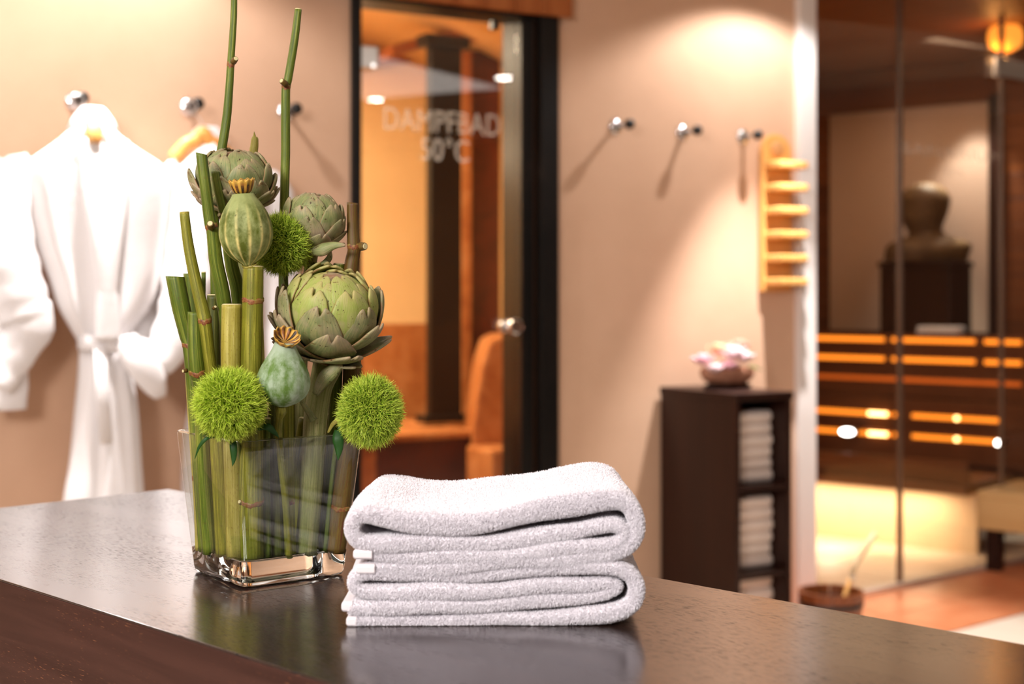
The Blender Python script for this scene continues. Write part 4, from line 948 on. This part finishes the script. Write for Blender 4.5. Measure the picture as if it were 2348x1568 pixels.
# ------------------------------------------------------------------ fluffy green dianthus balls
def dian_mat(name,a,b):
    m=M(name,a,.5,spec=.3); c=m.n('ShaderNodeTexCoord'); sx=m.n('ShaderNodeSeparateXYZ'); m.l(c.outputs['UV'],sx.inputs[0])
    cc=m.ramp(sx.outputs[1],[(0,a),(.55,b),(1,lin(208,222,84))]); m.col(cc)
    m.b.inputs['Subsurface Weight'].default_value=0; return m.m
def dianthus(label,c,rx,rz,m,mc,N=7500,seed=0,group='fluffy green balls'):
    r=thing('dianthus_ball',label,'flower',c,0,group); g=np.random.default_rng(seed)
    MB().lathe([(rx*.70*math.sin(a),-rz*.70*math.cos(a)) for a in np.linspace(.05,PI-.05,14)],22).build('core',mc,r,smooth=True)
    d=g.normal(size=(N,3)); d/=np.linalg.norm(d,axis=1)[:,None]
    # cluster: attract directions to tuft centres
    tc=g.normal(size=(420,3)); tc/=np.linalg.norm(tc,axis=1)[:,None]
    near=tc[np.argmax(d@tc.T,axis=1)]; b0=near*.55+d*.45; b0/=np.linalg.norm(b0,axis=1)[:,None]
    sc=np.array([rx,rx,rz])
    L=g.uniform(.26,.52,N)
    p0=b0*g.uniform(.58,.74,N)[:,None]
    rd=g.normal(size=(N,3)); rd-= (rd*d).sum(1)[:,None]*d; rd/=np.linalg.norm(rd,axis=1)[:,None]
    spread=g.uniform(.05,.75,N)[:,None]
    out=(d-near)*1.1+d+rd*spread; out/=np.linalg.norm(out,axis=1)[:,None]
    p1=p0+out*(L*.5)[:,None]; o2=out+rd*g.uniform(-.2,.9,N)[:,None]; o2/=np.linalg.norm(o2,axis=1)[:,None]
    p2=p1+o2*(L*.35)[:,None]; o3=o2+rd*g.uniform(-.2,1.2,N)[:,None]; o3/=np.linalg.norm(o3,axis=1)[:,None]; p3=p2+o3*(L*.3)[:,None]
    side=np.cross(out,g.normal(size=(N,3))); side/=np.linalg.norm(side,axis=1)[:,None]
    wd=.00030/rx
    V=[]; U=[]
    pts=[p0,p1,p2,p3]; ws_=[wd*1.1,wd*1.2,wd*.8,wd*.12]; vv=[0,.45,.8,1]
    for i in range(3):
        a,b=pts[i],pts[i+1]; V.append(np.stack([a-side*ws_[i],a+side*ws_[i],b+side*ws_[i+1],b-side*ws_[i+1]],1)*sc)
        U.append(np.tile(np.array([[0,vv[i]],[1,vv[i]],[1,vv[i+1]],[0,vv[i+1]]]),(N,1,1)))
    tris_object('needle_tufts',np.concatenate(V),m,r,uv=np.concatenate(U),per=4,kind='stuff')
    return r
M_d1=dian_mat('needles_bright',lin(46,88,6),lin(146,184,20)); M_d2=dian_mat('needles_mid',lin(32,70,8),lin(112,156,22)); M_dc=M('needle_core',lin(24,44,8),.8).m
D1=dianthus('bright green fluffy ball at the left above the vase rim',P(527,926,1.475),.0352,.0346,M_d1,M_dc,15000,1)
D3=dianthus('green fluffy ball overhanging the right rim of the vase',P(849,943,1.53),.0322,.0362,M_d2,M_dc,15000,2)
D2=dianthus('green fluffy ball tucked between pod and artichokes in the centre',P(646,560,1.575),.0318,.0322,M_d2,M_dc,12000,3)
M_lf=M('narrow_leaf',lin(34,74,22),.5,spec=.25).m
artstalk(D1,[(530,960,1.50,4),(545,1000,1.52,4),(555,1100,1.55,4),(556,1.56,4)],'g')
artstalk(D3,[(830,960,1.54,5),(800,985,1.565,5),(770,1030,1.58,5),(745,1.58,5)],'g')
artstalk(D2,[(650,590,1.59,5),(660,700,1.61,5),(670,900,1.61,5),(672,1.60,5)],'g')
strap(D1,[(498,1003,1.50),(478,1003,1.487),(458,1022,1.487),(447,1052,1.49)],[1.5,4,3.5,.3],M_lf)
strap(D1,[(533,1000,1.49),(535,1025,1.485),(536,1050,1.485),(533,1069,1.485)],[7,8.5,6,.3],M_lf)
strap(D1,[(590,985,1.50),(612,978,1.50),(628,990,1.505),(640,1003,1.51)],[3,8,6,.3],M_lf)
strap(D3,[(776,985,1.555),(775,1005,1.55),(777,1030,1.55),(775,1056,1.55)],[9,13,9,.3],M_lf)
strap(D3,[(752,992,1.555),(765,970,1.55),(785,958,1.545),(805,956,1.54)],[2,5,5,2],SM['y'])
strap(D3,[(775,985,1.54),(795,965,1.54),(815,955,1.54)],[3,7,2],M_d2)

# ------------------------------------------------------------------ two white towels, each one long sheet folded in four
mm=M('white_towel',lin(246,242,246),.95,spec=.08); v=mm.coord(); mm.bump(mm.math('ADD',mm.noise(v,420,3),mm.math('MULTIPLY',mm.noise(v,60,2),.6)),.5,.002)
mm.b.inputs['Sheen Weight'].default_value=.3; M_tw=mm.m
M_pile=M('towel_pile',lin(250,246,250),.9,spec=.05).m
YF=1.345
def towel(label,path,zlift,depth,seed,hems):
    g=np.random.default_rng(seed)
    k=YF/F
    pts=[((x-CX)*k,CZ-(y-HY)*k,t*k) for x,y,t in path]
    sp=spline(pts,10); sp=np.array(sp); n=len(sp)
    T=np.gradient(sp[:,:2],axis=0); T/=np.linalg.norm(T,axis=1)[:,None]; Nn=np.stack([-T[:,1],T[:,0]],1)
    L=np.concatenate([[0],np.cumsum(np.linalg.norm(np.diff(sp[:,:2],axis=0),axis=1))])
    th=sp[:,2]/2*1.1
    root=thing('bath_towel',label,'towel',((1135-CX)*k,YF+depth/2,CT),0,'folded white towels on the counter')
    e=.0065
    sl=[0,.0006,.0018,.0036,e,.010,.02,.04,.07,.10,.14,.18,depth-.012,depth-e,depth-.002,depth]
    V=[]; nr=len(sl)
    for y in sl:
        d=min(y,depth-y); f=math.sqrt(max(0,1-(1-min(d,e)/e)**2))*.72+.28
        wob=.0016*np.sin(L*23+y*9+seed)+.0011*np.sin(L*61+y*20)
        yy=YF+y+ .0022*np.sin(L*17+seed*2)*(1-y/depth)
        bow=np.zeros(n)+ .006*math.sin(PI*y/depth)*0
        tw=th*f*(1+.10*np.sin(L*47+y*31+seed))
        up=sp[:,:2]+Nn*(tw[:,None])+Nn*wob[:,None]; lo=sp[:,:2]-Nn*(tw[:,None])+Nn*wob[:,None]
        ringp=np.concatenate([up,lo[::-1]]); yr=np.concatenate([yy,yy[::-1]])
        V.append(np.stack([ringp[:,0],yr,ringp[:,1]],1))
    V=np.array(V); V[...,2]=np.maximum(V[...,2],CT+.001)
    m=2*n; verts=V.reshape(-1,3)
    fs=[(k2*m+i,(k2+1)*m+i,(k2+1)*m+(i+1)%m,k2*m+(i+1)%m) for k2 in range(nr-1) for i in range(m)]
    for k2 in (0,nr-1):
        for i in range(n-1):
            a,b,c,d_=k2*m+i,k2*m+i+1,k2*m+m-2-i,k2*m+m-1-i
            fs.append((a,b,c,d_) if k2==0 else (d_,c,b,a))
    mb=MB().add(verts.tolist(),fs); body=mb.build('folded_sheet',M_tw,root,smooth=True,world=True)
    # terry pile: tiny loose loops standing on the surfaces that can be seen
    me=body.data; me.calc_loop_triangles()
    F_=np.array(fs); tri=np.concatenate([F_[:,[0,1,2]],F_[:,[0,2,3]]]); va_=verts
    a,b,c=va_[tri[:,0]],va_[tri[:,1]],va_[tri[:,2]]; cr=np.cross(b-a,c-a); ar=np.linalg.norm(cr,axis=1)/2; nor=cr/(2*ar[:,None]+1e-12)
    cen=(a+b+c)/3
    hems['sgn']=1.0 if np.sum(a*cr)>0 else -1.0
    kidx=np.tile(np.arange(len(fs)),2)
    # smooth outward normal: away from sheet centreline handled by orientation
    wgt=ar*np.where(cen[:,1]<YF+.007,5.0,np.where(cen[:,1]<YF+.02,1.6,.0))
    top=hems['top']; tpx=(cen[:,2]>top[0]+0*cen[:,0])&(cen[:,1]>=YF+.02)
    if top[1]: wgt=np.where(tpx&(nor[:,2]*hems['sgn']>.05),ar*1.25,wgt)
    wgt=np.where((cen[:,0]>(1440-CX)*k)&(cen[:,1]>=YF+.02),ar*.8,wgt)
    N=hems['N']; pick=g.choice(len(tri),N,p=wgt/wgt.sum()); r1=np.sqrt(g.uniform(size=N)); r2=g.uniform(size=N)
    q=a[pick]*(1-r1)[:,None]+b[pick]*(r1*(1-r2))[:,None]+c[pick]*(r1*r2)[:,None]; nn=nor[pick]*hems['sgn']
    dr_=nn*1.0+g.normal(size=(N,3))*.55+np.array([0,0,-.25]); dr_/=np.linalg.norm(dr_,axis=1)[:,None]
    ln_=g.uniform(.0013,.0030,N)[:,None]; sd=np.cross(dr_,g.normal(size=(N,3))); sd/=np.linalg.norm(sd,axis=1)[:,None]; wd=g.uniform(.00022,.00036,N)[:,None]
    q=q-nn*.0004; tipd=dr_*ln_+np.array([0,0,-.0004]); rl=np.array(root.location)
    Vt=np.stack([q-sd*wd-rl,q+sd*wd-rl,q+tipd+sd*wd*.5-rl,q+tipd-sd*wd*.5-rl],1); Vt[...,2]=np.maximum(Vt[...,2],.0006)
    tris_object('terry_pile',Vt,M_pile,root,per=4,kind='stuff')
    # smooth woven hems at both sheet ends
    for (x,y,w_,t,ang) in hems['list']:
        cx,cz=(x-CX)*k,CZ-(y-HY)*k
        h_=MB(); wv=w_*k; tt=t*k/2; rings=[]
        prof=[(-1,.6),(-.9,1),(.9,1),(1,.6)]
        for yy in (YF-.002,YF,YF+.004,YF+.08,YF+depth-.004):
            s_=.65 if yy==YF-.002 else 1
            rings.append([(cx-wv/2,yy,cz-tt*.6*s_),(cx-wv/2,yy,cz+tt*.6*s_),(cx-wv/2+.002,yy,cz+tt*s_),(cx+wv/2,yy,cz+tt*s_),(cx+wv/2,yy,cz-tt*s_),(cx-wv/2+.002,yy,cz-tt*s_)])
        vs=[p for r_ in rings for p in r_]; m6=6
        fs2=[(k2*m6+i,k2*m6+(i+1)%m6,(k2+1)*m6+(i+1)%m6,(k2+1)*m6+i) for k2 in range(4) for i in range(m6)]+[tuple(range(5,-1,-1)),tuple(range(24,30))]
        h_.add(vs,fs2).build('woven_hem',M_hem,root,world=True,bevel=.0008)
    return root
M_hem=M('hem_band',lin(244,236,238),.7).m
low=[(812,1424,24),(900,1423,27),(1050,1421,28),(1200,1421,27),(1330,1419,28),(1400,1412,30),(1446,1388,30),(1458,1350,30),(1440,1318,29),(1400,1303,28),(1330,1300,28),(1200,1310,28),(1050,1316,28),(930,1312,28),(850,1310,28),(818,1322,26),(812,1340,26),(830,1352,27),(900,1355,28),(1050,1356,29),(1200,1352,28),(1330,1345,27),(1395,1338,25),(1416,1346,22),(1404,1356,22),(1370,1366,24),(1250,1382,27),(1100,1388,28),(950,1389,28),(850,1388,26),(800,1392,24)]
upp=[(835,1304,24),(930,1302,26),(1050,1299,26),(1200,1290,27),(1330,1282,27),(1400,1272,29),(1445,1246,31),(1456,1205,32),(1438,1163,34),(1395,1150,38),(1300,1160,42),(1180,1182,42),(1050,1199,40),(950,1200,38),(880,1186,36),(835,1180,34),(813,1198,32),(815,1224,30),(840,1240,28),(930,1246,28),(1060,1250,29),(1180,1246,28),(1290,1226,27),(1370,1205,26),(1415,1203,26),(1434,1222,25),(1424,1243,24),(1390,1254,25),(1300,1262,26),(1150,1272,26),(1000,1276,26),(900,1275,26),(828,1270,24)]
towel('lower folded white terry towel lying directly on the dark counter',low,0,.235,3,dict(top=(9,False),sgn=1,N=190000,list=[(806,1425,24,24,0),(796,1391,26,24,0)]))
towel('upper folded white terry towel lying on top of the other towel',upp,0,.235,4,dict(top=(CZ-(1215-HY)*YF/F,True),sgn=1,N=330000,list=[(838,1305,44,23,0),(832,1271,44,23,0)]))
